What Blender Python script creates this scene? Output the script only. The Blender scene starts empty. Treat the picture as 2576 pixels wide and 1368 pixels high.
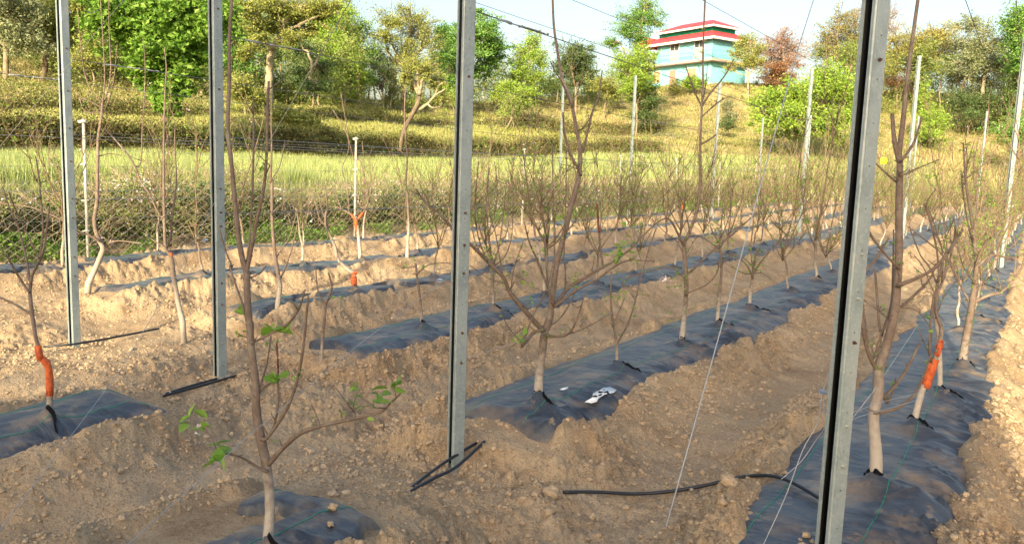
import bpy, math, random
import numpy as np
from mathutils import Matrix, Vector

rng = np.random.default_rng(7)
random.seed(7)
scene = bpy.context.scene
COL = scene.collection

# ------------------------------------------------------------------ camera
F, YAW, PITCH, ROLL = 2042.3, .56918, .13106, .03357      # measured on a 2576 x 1368 copy of the photograph
CX, CY = 1288., 684.
CAM = np.array([0., 0., 2.05])
fw = np.array([-math.sin(YAW)*math.cos(PITCH), math.cos(YAW)*math.cos(PITCH), -math.sin(PITCH)])
rt0 = np.array([math.cos(YAW), math.sin(YAW), 0.]); up0 = np.cross(rt0, fw)
rt = rt0*math.cos(ROLL) + up0*math.sin(ROLL)
up = -rt0*math.sin(ROLL) + up0*math.cos(ROLL)
cd = bpy.data.cameras.new('camera'); cam = bpy.data.objects.new('camera', cd); COL.objects.link(cam)
cd.sensor_width = 36; cd.lens = F/2576*36; cd.clip_start = .05; cd.clip_end = 3000
M = Matrix(((rt[0], up[0], -fw[0]), (rt[1], up[1], -fw[1]), (rt[2], up[2], -fw[2])))
cam.matrix_world = Matrix.Translation(CAM) @ M.to_4x4()
scene.camera = cam

# ------------------------------------------------------------------ sky, sun, exposure
SUN_EL, SUN_AZ = math.radians(20), math.radians(167.5)     # compass angle from +Y towards +X
world = bpy.data.worlds.new('World'); scene.world = world; world.use_nodes = True
nt = world.node_tree; nt.nodes.clear()
sky = nt.nodes.new('ShaderNodeTexSky'); sky.sky_type = 'NISHITA'; sky.sun_disc = False
sky.sun_elevation = SUN_EL; sky.sun_rotation = SUN_AZ; sky.altitude = 0
sky.air_density = 1.2; sky.dust_density = 4.5; sky.ozone_density = .8
bgn = nt.nodes.new('ShaderNodeBackground'); bgn.inputs[1].default_value = .15
wo = nt.nodes.new('ShaderNodeOutputWorld')
nt.links.new(sky.outputs[0], bgn.inputs[0]); nt.links.new(bgn.outputs[0], wo.inputs[0])
sl = bpy.data.lights.new('sun', 'SUN'); sl.energy = 4.4; sl.angle = math.radians(.5); sl.color = (1, .85, .55)
so = bpy.data.objects.new('sun', sl); COL.objects.link(so)
sdir = np.array([math.sin(SUN_AZ)*math.cos(SUN_EL), math.cos(SUN_AZ)*math.cos(SUN_EL), math.sin(SUN_EL)])
so.rotation_euler = Vector(sdir).to_track_quat('Z', 'Y').to_euler(); so.location = (3, -40, 30)
vs = scene.view_settings; vs.view_transform = 'Standard'; vs.look = 'None'; vs.exposure = 1.13; vs.gamma = 1
scene.cycles.max_bounces = 6; scene.cycles.transparent_max_bounces = 4
scene.cycles.diffuse_bounces = 3; scene.cycles.glossy_bounces = 2; scene.cycles.transmission_bounces = 3

# ------------------------------------------------------------------ numbers
def ray(x, y): return ((x-CX)*rt - (y-CY)*up + F*fw)/F
def atd(x, y, d): return CAM + ray(x, y)*d                  # at depth d
def atz(x, y, z):
    d = ray(x, y); return CAM + d*(z-CAM[2])/d[2]
def atr(x, y, r):                                           # at horizontal distance r
    d = ray(x, y); return CAM + d*r/math.hypot(d[0], d[1])
def depth(P): return float((np.asarray(P)-CAM) @ fw)
def T(ox, oy, s=.4971):                                     # measuring tiles of the photograph
    return lambda x, y: ((ox+x*s)/1.49068, (oy+y*s)/1.49068)
z1, z2, z3, z4 = T(0, 0), T(960, 0), T(1920, 0), T(2880, 0)
z5, z6, z7, z8 = T(0, 680), T(960, 680), T(1920, 680), T(2880, 680)
zb = T(0, 1360, .4964); zb2 = T(960, 1360, .4964); zb3 = T(1920, 1360, .4964); zb4 = T(2880, 1360, .4964)
q_, p_, s_ = T(800, 900, 1/1.201), T(1600, 300, 1/1.052), T(3100, 300, 1/.8554)

def h2(ix, iy, s):
    n = (ix.astype(np.int64)*374761393 + iy.astype(np.int64)*668265263 + s*1442695040) & 0xffffffff
    n = ((n ^ (n >> 13))*1274126177) & 0xffffffff
    n = n ^ (n >> 16)
    return (n & 0xffffff)/float(0xffffff)
def vn(x, y, s=0):
    x = np.asarray(x, float); y = np.asarray(y, float)
    ix = np.floor(x); iy = np.floor(y); fx = x-ix; fy = y-iy
    fx = fx*fx*fx*(fx*(fx*6-15)+10); fy = fy*fy*fy*(fy*(fy*6-15)+10)
    a, b, c, d = h2(ix, iy, s), h2(ix+1, iy, s), h2(ix, iy+1, s), h2(ix+1, iy+1, s)
    return (a+(b-a)*fx+(c-a)*fy+(a-b-c+d)*fx*fy)*2-1
def fbm(x, y, s=0, o=4, g=.5):
    t = 0; a = 1
    for k in range(o):
        t = t+a*vn(x*2**k+17.3*k, y*2**k+5.1*k, s+k); a *= g
    return t
def lumps(x, y, cell, rmax, prob, s):
    X = x/cell; Y = y/cell; ix = np.floor(X); iy = np.floor(Y); out = np.zeros_like(X)
    for dx in (-1, 0, 1):
        for dy in (-1, 0, 1):
            jx, jy = ix+dx, iy+dy
            px = jx+h2(jx, jy, s); py = jy+h2(jx, jy, s+1)
            rr = rmax*(.35+.65*h2(jx, jy, s+2)**2)*(h2(jx, jy, s+3) < prob)
            e = 1+.5*(h2(jx, jy, s+4)-.5)
            d2 = ((X-px)*e)**2+((Y-py)/e)**2
            out = np.maximum(out, np.sqrt(np.maximum(rr*rr-d2, 0)))
    return out*cell
def sstep(a, b, x):
    t = np.clip((x-a)/(b-a), 0, 1); return t*t*(3-2*t)

# ------------------------------------------------------------------ meshes
class MB:
    def __init__(s): s.v = []; s.q = []; s.t = []; s.n = 0; s.mq = []; s.mt = []
    def add(s, v, q=None, t=None, mi=0):
        v = np.asarray(v, float).reshape(-1, 3); s.v.append(v)
        if q is not None and len(q): q = np.asarray(q, int); s.q.append(q+s.n); s.mq.append(np.full(len(q), mi))
        if t is not None and len(t): t = np.asarray(t, int); s.t.append(t+s.n); s.mt.append(np.full(len(t), mi))
        s.n += len(v); return s
    def box(s, c, size, R=None, mi=0):
        g = np.array([[x, y, z] for x in (-.5, .5) for y in (-.5, .5) for z in (-.5, .5)])*np.array(size)
        if R is not None: g = g @ np.asarray(R).T
        s.add(g+np.asarray(c), q=[[0, 1, 3, 2], [4, 6, 7, 5], [0, 4, 5, 1], [2, 3, 7, 6], [0, 2, 6, 4], [1, 5, 7, 3]], mi=mi)
        return s
    def tube(s, P, r, k=6, cap=True, mi=0):
        P = np.asarray(P, float); n = len(P); r = np.broadcast_to(np.asarray(r, float), (n,))
        tg = np.gradient(P, axis=0); tg /= np.linalg.norm(tg, axis=1)[:, None]+1e-9
        ref = np.array([0, 0, 1.]) if abs(np.mean(tg[:, 2])) < .8 else np.array([1., 0, 0])
        a = np.cross(tg, ref); a /= np.linalg.norm(a, axis=1)[:, None]+1e-9
        b = np.cross(tg, a)
        th = np.arange(k)*2*math.pi/k
        V = P[:, None]+(a[:, None]*np.cos(th)[None, :, None]+b[:, None]*np.sin(th)[None, :, None])*r[:, None, None]
        i = np.arange(n-1)[:, None]*k; j = np.arange(k)[None]; j2 = (j+1) % k
        Q = np.stack([i+j, i+j2, i+k+j2, i+k+j], -1).reshape(-1, 4)
        V = V.reshape(-1, 3); tr = None
        if cap:
            V = np.vstack([V, P[-1:]+tg[-1:]*r[-1]*.3, P[:1]])
            e = (n-1)*k; jj = np.arange(k)
            tr = np.vstack([np.stack([e+jj, e+(jj+1) % k, np.full(k, n*k)], -1), np.stack([(jj+1) % k, jj, np.full(k, n*k+1)], -1)])
        s.add(V, q=Q, t=tr, mi=mi); return s
    def leaves(s, C, size, nrm=None, up=.5, mi=0, asp=.55, rg=None):
        rg = rg or rng; C = np.asarray(C); N = len(C)
        if N == 0: return s
        d = rg.normal(size=(N, 3)); d[:, 2] *= .6
        if nrm is not None: d += nrm
        d /= np.linalg.norm(d, axis=1)[:, None]
        n = rg.normal(size=(N, 3)); n[:, 2] += up*2
        a = np.cross(d, n); a /= np.linalg.norm(a, axis=1)[:, None]+1e-9
        sz = (np.asarray(size)*rg.uniform(.6, 1.3, N))[:, None]
        n2 = np.cross(a, d)
        V = np.stack([C-d*sz*.5, C+a*sz*asp*.5+n2*sz*.1, C+d*sz*.5, C-a*sz*asp*.5+n2*sz*.1], 1).reshape(-1, 3)
        s.add(V, q=np.arange(4*N).reshape(N, 4), mi=mi); return s
    def build(s, name, mats, parent=None, smooth=True, **props):
        V = np.vstack(s.v) if s.v else np.zeros((0, 3))
        Q = np.vstack(s.q) if s.q else np.zeros((0, 4), int)
        Tr = np.vstack(s.t) if s.t else np.zeros((0, 3), int)
        me = bpy.data.meshes.new(name)
        me.vertices.add(len(V))
        off = np.zeros(3)
        if parent is None or True:
            off = np.array(props.pop('origin', (0, 0, 0)), float)
        me.vertices.foreach_set('co', (V-off).astype(np.float32).ravel())
        nl = len(Q)*4+len(Tr)*3
        me.loops.add(nl); me.loops.foreach_set('vertex_index', np.concatenate([Q.ravel(), Tr.ravel()]).astype(np.int32))
        np_ = len(Q)+len(Tr); me.polygons.add(np_)
        st = np.concatenate([np.arange(len(Q))*4, len(Q)*4+np.arange(len(Tr))*3]).astype(np.int32)
        me.polygons.foreach_set('loop_start', st)
        me.polygons.foreach_set('loop_total', np.concatenate([np.full(len(Q), 4), np.full(len(Tr), 3)]).astype(np.int32))
        if not isinstance(mats, (list, tuple)): mats = [mats]
        for m in mats: me.materials.append(m)
        mi = np.concatenate((s.mq or [np.zeros(0, int)])+(s.mt or [np.zeros(0, int)])).astype(np.int32)
        me.polygons.foreach_set('material_index', mi)
        me.polygons.foreach_set('use_smooth', np.full(np_, smooth))
        me.update(calc_edges=True); me.validate()
        o = bpy.data.objects.new(name, me); COL.objects.link(o)
        o.location = off
        if parent is not None:
            o.parent = parent; o.location = off-np.array(parent.location) if not props.pop('local', False) else (0, 0, 0)
        props.pop('local', None)
        for k, v in props.items(): o[k] = v
        return o
def empty(name, loc, **props):
    o = bpy.data.objects.new(name, None); COL.objects.link(o); o.location = loc; o.empty_display_size = .2
    for k, v in props.items(): o[k] = v
    return o
def rotz(a): c, s = math.cos(a), math.sin(a); return np.array([[c, -s, 0], [s, c, 0], [0, 0, 1.]])
def spl(P, n):                                              # Catmull-Rom resample
    P = np.asarray(P, float)
    if len(P) < 3: t = np.linspace(0, 1, n)[:, None]; return P[0]*(1-t)+P[-1]*t
    Q = np.vstack([2*P[0]-P[1], P, 2*P[-1]-P[-2]]); m = len(P)-1
    out = []
    for t in np.linspace(0, m-1e-6, n):
        i = int(t); f = t-i; a, b, c, d = Q[i:i+4]
        out.append(.5*(2*b+(c-a)*f+(2*a-5*b+4*c-d)*f*f+(3*b-a-3*c+d)*f**3))
    return np.array(out)

# ------------------------------------------------------------------ materials
def mat(name, col, rough=.8, spec=.3, metal=0, noise=None, bump=None, island=None, trans=0, wave=None, aniso=False):
    """noise: (scale, colour2, contrast) ; bump: [(scale, strength, distance)] ; island: list of colours per leaf"""
    m = bpy.data.materials.new(name); m.use_nodes = True; n = m.node_tree; L = n.links
    b = n.nodes['Principled BSDF']; b.inputs['Roughness'].default_value = rough
    b.inputs['Specular IOR Level'].default_value = spec; b.inputs['Metallic'].default_value = metal
    b.inputs['Base Color'].default_value = (*col, 1)
    src = None
    tc = n.nodes.new('ShaderNodeTexCoord')
    def ramp(fac, stops):
        r = n.nodes.new('ShaderNodeValToRGB'); L.new(fac, r.inputs[0]); e = r.color_ramp.elements
        while len(e) < len(stops): e.new(.5)
        for i, (p, c) in enumerate(stops): e[i].position = p; e[i].color = (*c, 1)
        return r.outputs[0]
    if island:
        g = n.nodes.new('ShaderNodeNewGeometry')
        k = len(island)
        src = ramp(g.outputs['Random Per Island'], [(i/max(1, k-1), c) for i, c in enumerate(island)])
    if noise:
        for i, (sc, c2, lo, hi) in enumerate(noise):
            t = n.nodes.new('ShaderNodeTexNoise'); t.inputs['Scale'].default_value = sc; t.inputs['Detail'].default_value = 6
            t.inputs['Roughness'].default_value = .6
            L.new(tc.outputs['Object'], t.inputs['Vector'])
            f = ramp(t.outputs[0], [(lo, (0, 0, 0)), (hi, (1, 1, 1))])
            mx = n.nodes.new('ShaderNodeMix'); mx.data_type = 'RGBA'
            L.new(f, mx.inputs[0])
            if src: L.new(src, mx.inputs[6])
            else: mx.inputs[6].default_value = (*col, 1)
            mx.inputs[7].default_value = (*c2, 1); src = mx.outputs[2]
    if src: L.new(src, b.inputs['Base Color'])
    if bump:
        prev = None
        for (sc, st, di) in bump:
            t = n.nodes.new('ShaderNodeTexNoise'); t.inputs['Scale'].default_value = sc; t.inputs['Detail'].default_value = 5
            t.inputs['Roughness'].default_value = .65
            L.new(tc.outputs['Object'], t.inputs['Vector'])
            bp = n.nodes.new('ShaderNodeBump'); bp.inputs['Strength'].default_value = st; bp.inputs['Distance'].default_value = di
            L.new(t.outputs[0], bp.inputs['Height'])
            if prev: L.new(prev, bp.inputs['Normal'])
            prev = bp.outputs[0]
        if aniso:                                            # fine creases across the bed
            mp_ = n.nodes.new('ShaderNodeMapping'); mp_.inputs['Scale'].default_value = (1.3, 5, 1.3); L.new(tc.outputs['Object'], mp_.inputs[0])
            t = n.nodes.new('ShaderNodeTexNoise'); t.inputs['Scale'].default_value = 1.6; t.inputs['Detail'].default_value = 5; t.inputs['Distortion'].default_value = 2.5
            L.new(mp_.outputs[0], t.inputs['Vector']); bp = n.nodes.new('ShaderNodeBump'); bp.inputs['Strength'].default_value = .5; bp.inputs['Distance'].default_value = .035
            L.new(t.outputs[0], bp.inputs['Height']); L.new(prev, bp.inputs['Normal']); prev = bp.outputs[0]
        L.new(prev, b.inputs['Normal'])
    if trans:
        tr = n.nodes.new('ShaderNodeBsdfTranslucent'); ms = n.nodes.new('ShaderNodeMixShader'); ms.inputs[0].default_value = trans
        if src: L.new(src, tr.inputs[0])
        else: tr.inputs[0].default_value = (*col, 1)
        out = n.nodes['Material Output']; L.new(b.outputs[0], ms.inputs[1]); L.new(tr.outputs[0], ms.inputs[2]); L.new(ms.outputs[0], out.inputs[0])
    return m
SOIL = (.46, .33, .20)
m_soil = mat('soil', SOIL, .95, .1, noise=[(.6, (.53, .395, .255), .38, .60), (1.3, (.29, .195, .115), .52, .68), (3.1, (.35, .24, .145), .5, .70), (5, (.39, .28, .18), .5, .75), (28, (.53, .39, .25), .5, .75), (60, (.22, .14, .08), .55, .70), (130, (.60, .45, .30), .62, .76)],
             bump=[(9, .6, .04), (45, .9, .025), (160, .8, .008)])
m_clod = mat('clod', (.42, .30, .185), .95, .1, noise=[(6, (.38, .275, .175), .4, .7), (60, (.54, .41, .28), .5, .8)], bump=[(60, .8, .01), (200, .5, .004)], island=[(.38, .28, .185), (.46, .345, .23), (.42, .31, .20), (.54, .42, .29)])
m_stone = mat('stone', (.44, .34, .24), .9, .2, noise=[(14, (.34, .25, .17), .4, .7)], bump=[(40, .6, .01)])
m_fieldg = mat('field_ground', (.10, .13, .035), .95, .1, noise=[(2, (.2, .18, .07), .4, .7)])
m_bankg = mat('bank_ground', (.10, .08, .04), .95, .1, noise=[(1.5, (.06, .07, .025), .4, .6), (5, (.2, .16, .09), .55, .75)], bump=[(2, .8, .2)])  # ground colour kept dark to carry the shade on the banks
m_hill = mat('hill_ground', (.38, .31, .15), .95, .1, noise=[(.09, (.24, .25, .08), .45, .6), (.6, (.46, .36, .19), .4, .7), (.35, (.30, .21, .12), .54, .66), (2.3, (.20, .17, .07), .50, .70), (8, (.13, .12, .045), .53, .75)], bump=[(1.2, .8, .3), (6, .8, .1)])
m_mulch = mat('mulch_fabric', (.032, .039, .054), .44, .5, noise=[(2.2, (.052, .061, .078), .4, .7), (3.1, (.28, .20, .125), .48, .78), (7.5, (.26, .19, .12), .58, .70), (36, (.10, .085, .07), .60, .8), (9, (.022, .026, .034), .62, .75)], bump=[(14, .25, .012), (130, .25, .002)], aniso=True)
_b = m_mulch.node_tree.nodes['Principled BSDF']; _b.inputs['Sheen Weight'].default_value = .07; _b.inputs['Sheen Roughness'].default_value = .35; _b.inputs['Sheen Tint'].default_value = (.62, .78, 1, 1)
m_slit = mat('fabric_edge', (.006, .006, .007), .9, .1)
m_thread = mat('green_thread', (.02, .30, .20), .6, .3)
m_galv = mat('galvanised', (.34, .40, .42), .48, .5, .35, noise=[(7, (.25, .31, .33), .4, .65), (50, (.44, .49, .49), .5, .8), (2.5, (.42, .44, .41), .55, .8)], bump=[(90, .12, .002)])
m_slot_shade = mat('slot_shade_dark', (.02, .022, .025), .7, .3)  # near-black colour for the shade inside the post slots
m_bolt = mat('rusty_bolt', (.10, .05, .035), .6, .4, .6, noise=[(80, (.25, .14, .09), .4, .7)])
m_boltz = mat('zinc_bolt', (.55, .55, .52), .35, .5, .9)
m_wire = mat('steel_wire', (.30, .32, .34), .5, .5, .6)
m_cable = mat('cable', (.10, .11, .13), .6, .3)
m_rope = mat('wire_rope', (.36, .38, .41), .5, .4, .3)
m_bark = mat('apple_bark', (.155, .11, .08), .75, .3, noise=[(12, (.21, .155, .125), .4, .7), (60, (.10, .066, .055), .5, .7), (5, (.24, .20, .16), .55, .68)], bump=[(80, .7, .007), (22, .6, .012)])
m_twig = mat('apple_twig', (.15, .105, .07), .7, .3, noise=[(15, (.27, .205, .13), .4, .7), (.8, (.10, .06, .045), .48, .62)])
m_twigr = mat('twig_red', (.16, .05, .03), .6, .3)
m_orange = mat('orange_paste', (.56, .12, .035), .7, .25, noise=[(25, (.36, .06, .025), .42, .62), (60, (.75, .24, .08), .55, .75)], bump=[(40, .9, .006)])
m_leaf = mat('apple_leaf', (.15, .30, .03), .5, .4, island=[(.12, .26, .03), (.20, .36, .04), (.30, .44, .08), (.15, .30, .06)], trans=.4)
m_bloss = mat('blossom', (.75, .62, .62), .6, .3, island=[(.8, .74, .72), (.78, .6, .62), (.82, .78, .76)], trans=.2)
m_pipe = mat('black_pipe', (.012, .014, .02), .38, .5)
m_white = mat('white_plastic', (.8, .82, .85), .4, .5)

def bark_mat(name, h0, h1):                                 # whitewash on the lowest part of the trunk (object z)
    m = mat(name, (.16, .115, .09), .75, .3, noise=[(12, (.23, .175, .14), .4, .7), (60, (.11, .075, .06), .5, .7), (5, (.26, .22, .17), .55, .68)], bump=[(60, .7, .007), (20, .6, .012)])
    n = m.node_tree; L = n.links; b = n.nodes['Principled BSDF']
    src = b.inputs['Base Color'].links[0].from_socket
    tc = n.nodes.new('ShaderNodeTexCoord'); sp = n.nodes.new('ShaderNodeSeparateXYZ'); L.new(tc.outputs['Object'], sp.inputs[0])
    no = n.nodes.new('ShaderNodeTexNoise'); no.inputs['Scale'].default_value = 22; no.inputs['Detail'].default_value = 6; L.new(tc.outputs['Object'], no.inputs[0])
    ma = n.nodes.new('ShaderNodeMath'); ma.operation = 'MULTIPLY_ADD'; ma.inputs[1].default_value = .55; L.new(no.outputs[0], ma.inputs[0]); L.new(sp.outputs[2], ma.inputs[2])
    mr = n.nodes.new('ShaderNodeMapRange'); mr.inputs[1].default_value = h0+.16; mr.inputs[2].default_value = h1+.40; mr.inputs[3].default_value = .8; mr.inputs[4].default_value = 0; L.new(ma.outputs[0], mr.inputs[0])
    mx = n.nodes.new('ShaderNodeMix'); mx.data_type = 'RGBA'; L.new(mr.outputs[0], mx.inputs[0]); L.new(src, mx.inputs[6]); mx.inputs[7].default_value = (.46, .41, .35, 1)
    L.new(mx.outputs[2], b.inputs['Base Color']); return m
m_bw = bark_mat('apple_bark_whitewash', .26, .34)
m_bw2 = bark_mat('apple_bark_whitewash_short', .06, .2)
m_bw3 = bark_mat('apple_bark_whitewash_tall', .36, .7)

# ------------------------------------------------------------------ terrain
FENCE_X = -14.4
ROWS = {'A': -.70, 'B': -3.05, 'C': -5.45, 'D': -7.62, 'E': -10.15, 'F': -12.75}
ROWNAME = {'A': 'in the right-hand row', 'B': 'in the row behind the middle post', 'C': 'in the third row from the right', 'D': 'in the third row from the fence', 'E': 'in the second row from the fence', 'F': 'in the row along the chain-link fence'}
START = {'A': -2., 'B': 4.5, 'C': 5.35, 'D': 6.0, 'E': 5.9, 'F': 2.0}     # where the fabric of the far block begins
NEAREND = {'B': 3.12, 'C': 3.55}                                            # where the near block ends
ENDY = 61.5
def cxr(k, y): return ROWS[k]+.06*vn(np.asarray(y)*.35, np.zeros_like(y)+ROWS[k], 3)
HW = {'A': (.43, .46), 'B': (.50, .50), 'C': (.48, .46), 'D': (.46, .34), 'E': (.46, .34), 'F': (.46, .38)}
def hwr(k, y, side): return HW[k][side]+(.07 if k in 'AB' else .12)*vn(np.asarray(y)*1.1, np.zeros_like(y)+ROWS[k]*3+side*7, 5)+.035*vn(np.asarray(y)*4.2, np.zeros_like(y)+ROWS[k]*3+side*7, 6)
def cover(k, y):                                            # 1 where the bed stands, 0 in the cross path
    y = np.asarray(y, float)
    c = sstep(START[k]-.35, START[k]+.25, y)
    if k in NEAREND: c = np.maximum(c, sstep(NEAREND[k]+.25, NEAREND[k]-.35, y))
    return c*sstep(ENDY+.3, ENDY-.3, y)
def mound(x, y):
    z = np.zeros_like(x)
    for k in ROWS:
        d = (x-cxr(k, y))/.78
        z = np.maximum(z, .29*np.exp(-np.abs(d)**3.2)*(.25+.75*cover(k, y)))
    return z+.03*vn(x*.5, y*.5, 11)
def soilz(x, y):
    m = mound(x, y)
    rough = np.zeros_like(x)+.25; under = np.zeros_like(x)
    for k in ROWS:
        dx = x-cxr(k, y); cv = cover(k, y)
        hw = np.where(dx > 0, hwr(k, y, 1), hwr(k, y, 0)); e = np.abs(dx)-hw
        hn = .6+.6*vn(y*2.3, x*0+ROWS[k], 21)
        m = m+cv*(.075*hn+.03)*np.exp(-((e-.10)/.11)**2)+cv*.05*np.exp(-((e-.30)/.16)**2)*np.clip(vn(x*2.1, y*2.1, 23)+.2, 0, 1)
        inside = sstep(.03, -.05, e)*cv
        under = np.maximum(under, inside)
        m = m-.05*inside
        rough = np.maximum(rough, np.exp(-((e-.22)/.3)**2)*(.35+.65*cv))
        for yy in ([START[k]]+([NEAREND[k]] if k in NEAREND else [])):
            rough = np.maximum(rough, .9*np.exp(-((y-yy+(.25 if yy == START[k] else -.25))/.3)**2)*(np.abs(dx) < .8))
            m = m+.06*np.exp(-((y-yy+(.12 if yy == START[k] else -.12))/.12)**2)*sstep(.75, .45, np.abs(dx))
    path = sstep(3.2, 3.7, y)*sstep(5.2, 4.7, y)
    rough = np.maximum(rough, path*(.35+.4*vn(x*1.3, y*1.3, 33)))
    rough = np.clip(rough*(.75+.7*vn(x*.9, y*.9, 31)), .06, 1)*(1-under)
    far = sstep(60, 25, np.hypot(x, y))
    n = .035*fbm(x*1.7, y*1.7, 41, 3)*(1-under)+rough*(.042*fbm(x*7, y*7, 44, 4, .6)+lumps(x, y, .15, .42, .45, 50)*.7+lumps(x+.03, y, .06, .45, .75, 60)*1.0+.02*fbm(x*24, y*24, 46, 2, .7)+lumps(x+.01, y+.02, .032, .46, .8, 64)*1.1)
    n = n+lumps(x, y, .045, .42, .35, 70)*.45*(1-under)*(.35+rough)
    return m+n*far
COLX = np.array([0, 450, 900, 1200, 1500, 1750, 2000, 2300, 2576.])
def azof(x, y=430): d = ray(x, y); return math.atan2(d[0], d[1])
COLAZ = np.array([azof(x) for x in COLX])
KY = [[412, 408, 416, 412, 396, 396, 404, 414, 470],      # field back edge
      [326, 332, 345, 356, 368, 368, 378, 385, 440],      # bank top
      [298, 302, 318, 330, 345, 345, 350, 350, 400],      # terrace back
      [255, 268, 292, 306, 322, 322, 330, 325, 370],      # bank top
      [215, 232, 268, 282, 275, 262, 285, 280, 320],      # slope
      [118, 150, 252, 262, 240, 209, 216, 240, 250]]      # crest
KR = [[42, 46, 56, 66, 72, 74, 80, 82, 78],
      [45, 49, 59.5, 69, 75, 77, 83, 85, 84],
      [56, 60, 70, 78, 84, 86, 90, 92, 92],
      [59, 63, 73.5, 81.5, 88, 90, 94, 96, 97],
      [72, 75, 84, 92, 98, 100, 102, 104, 104],
      [104, 104, 100, 106, 108, 108, 110, 112, 112]]
KZ = [[CAM[2]+ray(x, y)[2]/math.hypot(*ray(x, y)[:2])*r for x, y, r in zip(COLX, a, b)] for a, b in zip(KY, KR)]
def r0az(az):
    s = np.minimum(np.sin(az), -1e-3); c = np.maximum(np.cos(az), 1e-3)
    return np.minimum(np.where(az < 0, (FENCE_X-.3)/s, 1e9), (ENDY+.8)/c)
def farz(az, r):
    r0 = np.clip(r0az(az), 2, 200)
    rs = [r0, r0+1.2, r0+2.6]; zs = [0*r0+.05, 0*r0+.35, 0*r0+1.0]
    rr = [np.interp(az, COLAZ, k) for k in KR]; zz = [np.interp(az, COLAZ, k) for k in KZ]
    lift = np.clip((r0-30)/25, 0, 1)
    zs[2] = zs[2]*(1-lift*.6); zs[1] = zs[1]*(1-lift*.5)
    last = rs[2]
    for a, b in zip(rr, zz):
        a = np.maximum(a+1.3*vn(az*16, az*0+b[0] if np.ndim(b) else az*0, 87)+.5*vn(az*50, az*0, 88), last+2.5); rs.append(a); zs.append(b); last = a
    rs += [last+22, last+140, last+700]; zs += [zs[-1]+.6, zs[-1]-14, zs[-1]-45]
    z = np.full_like(r, .05)
    for i in range(len(rs)-1):
        t = (r-rs[i])/(rs[i+1]-rs[i]); sel = (t >= 0) & (t <= 1)
        tt = t if i not in (3, 5) else t*t*(3-2*t)
        z = np.where(sel, zs[i]+(zs[i+1]-zs[i])*tt, z)
    z = np.where(r > rs[-1], zs[-1], z)
    w = sstep(math.radians(-118), math.radians(-88), az)*sstep(math.radians(70), math.radians(25), az)
    rough = sstep(0, 3, r-r0)*np.where(r < rs[3], .15, 1)
    return .05+(z-.05)*w+rough*(.35*fbm(r*np.sin(az)*.16, r*np.cos(az)*.16, 81, 3)+.10*fbm(r*np.sin(az)*.9, r*np.cos(az)*.9, 85, 2)), rs
def ground(x, y):
    x = np.asarray(x, float); y = np.asarray(y, float)
    az = np.arctan2(x, y); r = np.hypot(x, y); fz, rs = farz(az, r)
    inside = r < rs[0]
    return np.where(inside, mound(x, y), fz)
def gz(x, y): return float(ground(np.array([x]), np.array([y]))[0])
def pos(x, r):                                              # a spot of ground seen in column x at distance r
    az = azof(x, 330); X, Y = r*math.sin(az), r*math.cos(az); return np.array([X, Y, gz(X, Y)])

def build_ground():
    rr = [1.0]
    while rr[-1] < 72: rr.append(rr[-1]*(1.0055 if rr[-1] < 30 else 1.008))
    while rr[-1] < 130: rr.append(rr[-1]*1.008)
    while rr[-1] < 1200: rr.append(rr[-1]*1.08)
    rr = np.array(rr)
    az = np.radians(np.concatenate([np.arange(-180, -80, 3), np.arange(-80, -70, .5), np.arange(-70, 6, .11), np.arange(6, 20, .6), np.arange(20, 181, 3.)]))
    A, R = np.meshgrid(az, rr); X = R*np.sin(A); Y = R*np.cos(A)
    fz, rs = farz(A, R); inside = R < rs[0]
    Z = np.where(inside, soilz(X, Y), fz)
    Z = np.where((np.abs(np.degrees(A)) > 100) & inside, np.minimum(Z, .05), Z)
    V = np.stack([X, Y, Z], -1).reshape(-1, 3); n, m = R.shape
    i = (np.arange(n-1)[:, None]*m+np.arange(m-1)[None])
    Q = np.stack([i, i+m, i+m+1, i+1], -1)[:, :, ::-1]
    R0 = R[:-1, :-1]; q3, q4, q5, q6 = (rs[i_][:-1, :-1] for i_ in (3, 4, 5, 6))
    bank = (((R0 > q3) & (R0 < q4)) | ((R0 > q5) & (R0 < q6))) & (A[:-1, :-1] < azof(1650))
    reg = np.where(R0 < rs[0][:-1, :-1]+1.0, 0, np.where(R0 < q3, 1, np.where(bank, 3, 2)))
    for k, (nm, m_) in enumerate((('ground', m_soil), ('field', m_fieldg), ('hillside', m_hill), ('terrace_bank', m_bankg))):
        Qs = Q[reg == k]; u, inv = np.unique(Qs, return_inverse=True)
        b = MB(); b.add(V[u], q=inv.reshape(-1, 4)); b.build(nm, m_, kind='structure')
    b = MB(); c0 = len(az); ring = V[:m]; b.add(np.vstack([ring, [[0, 0, .05]]]), t=[[j, j+1, m] for j in range(m-1)]); b.build('ground_underfoot', m_soil, kind='structure')
build_ground()
import time as _t; _t0 = _t.time()

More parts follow.
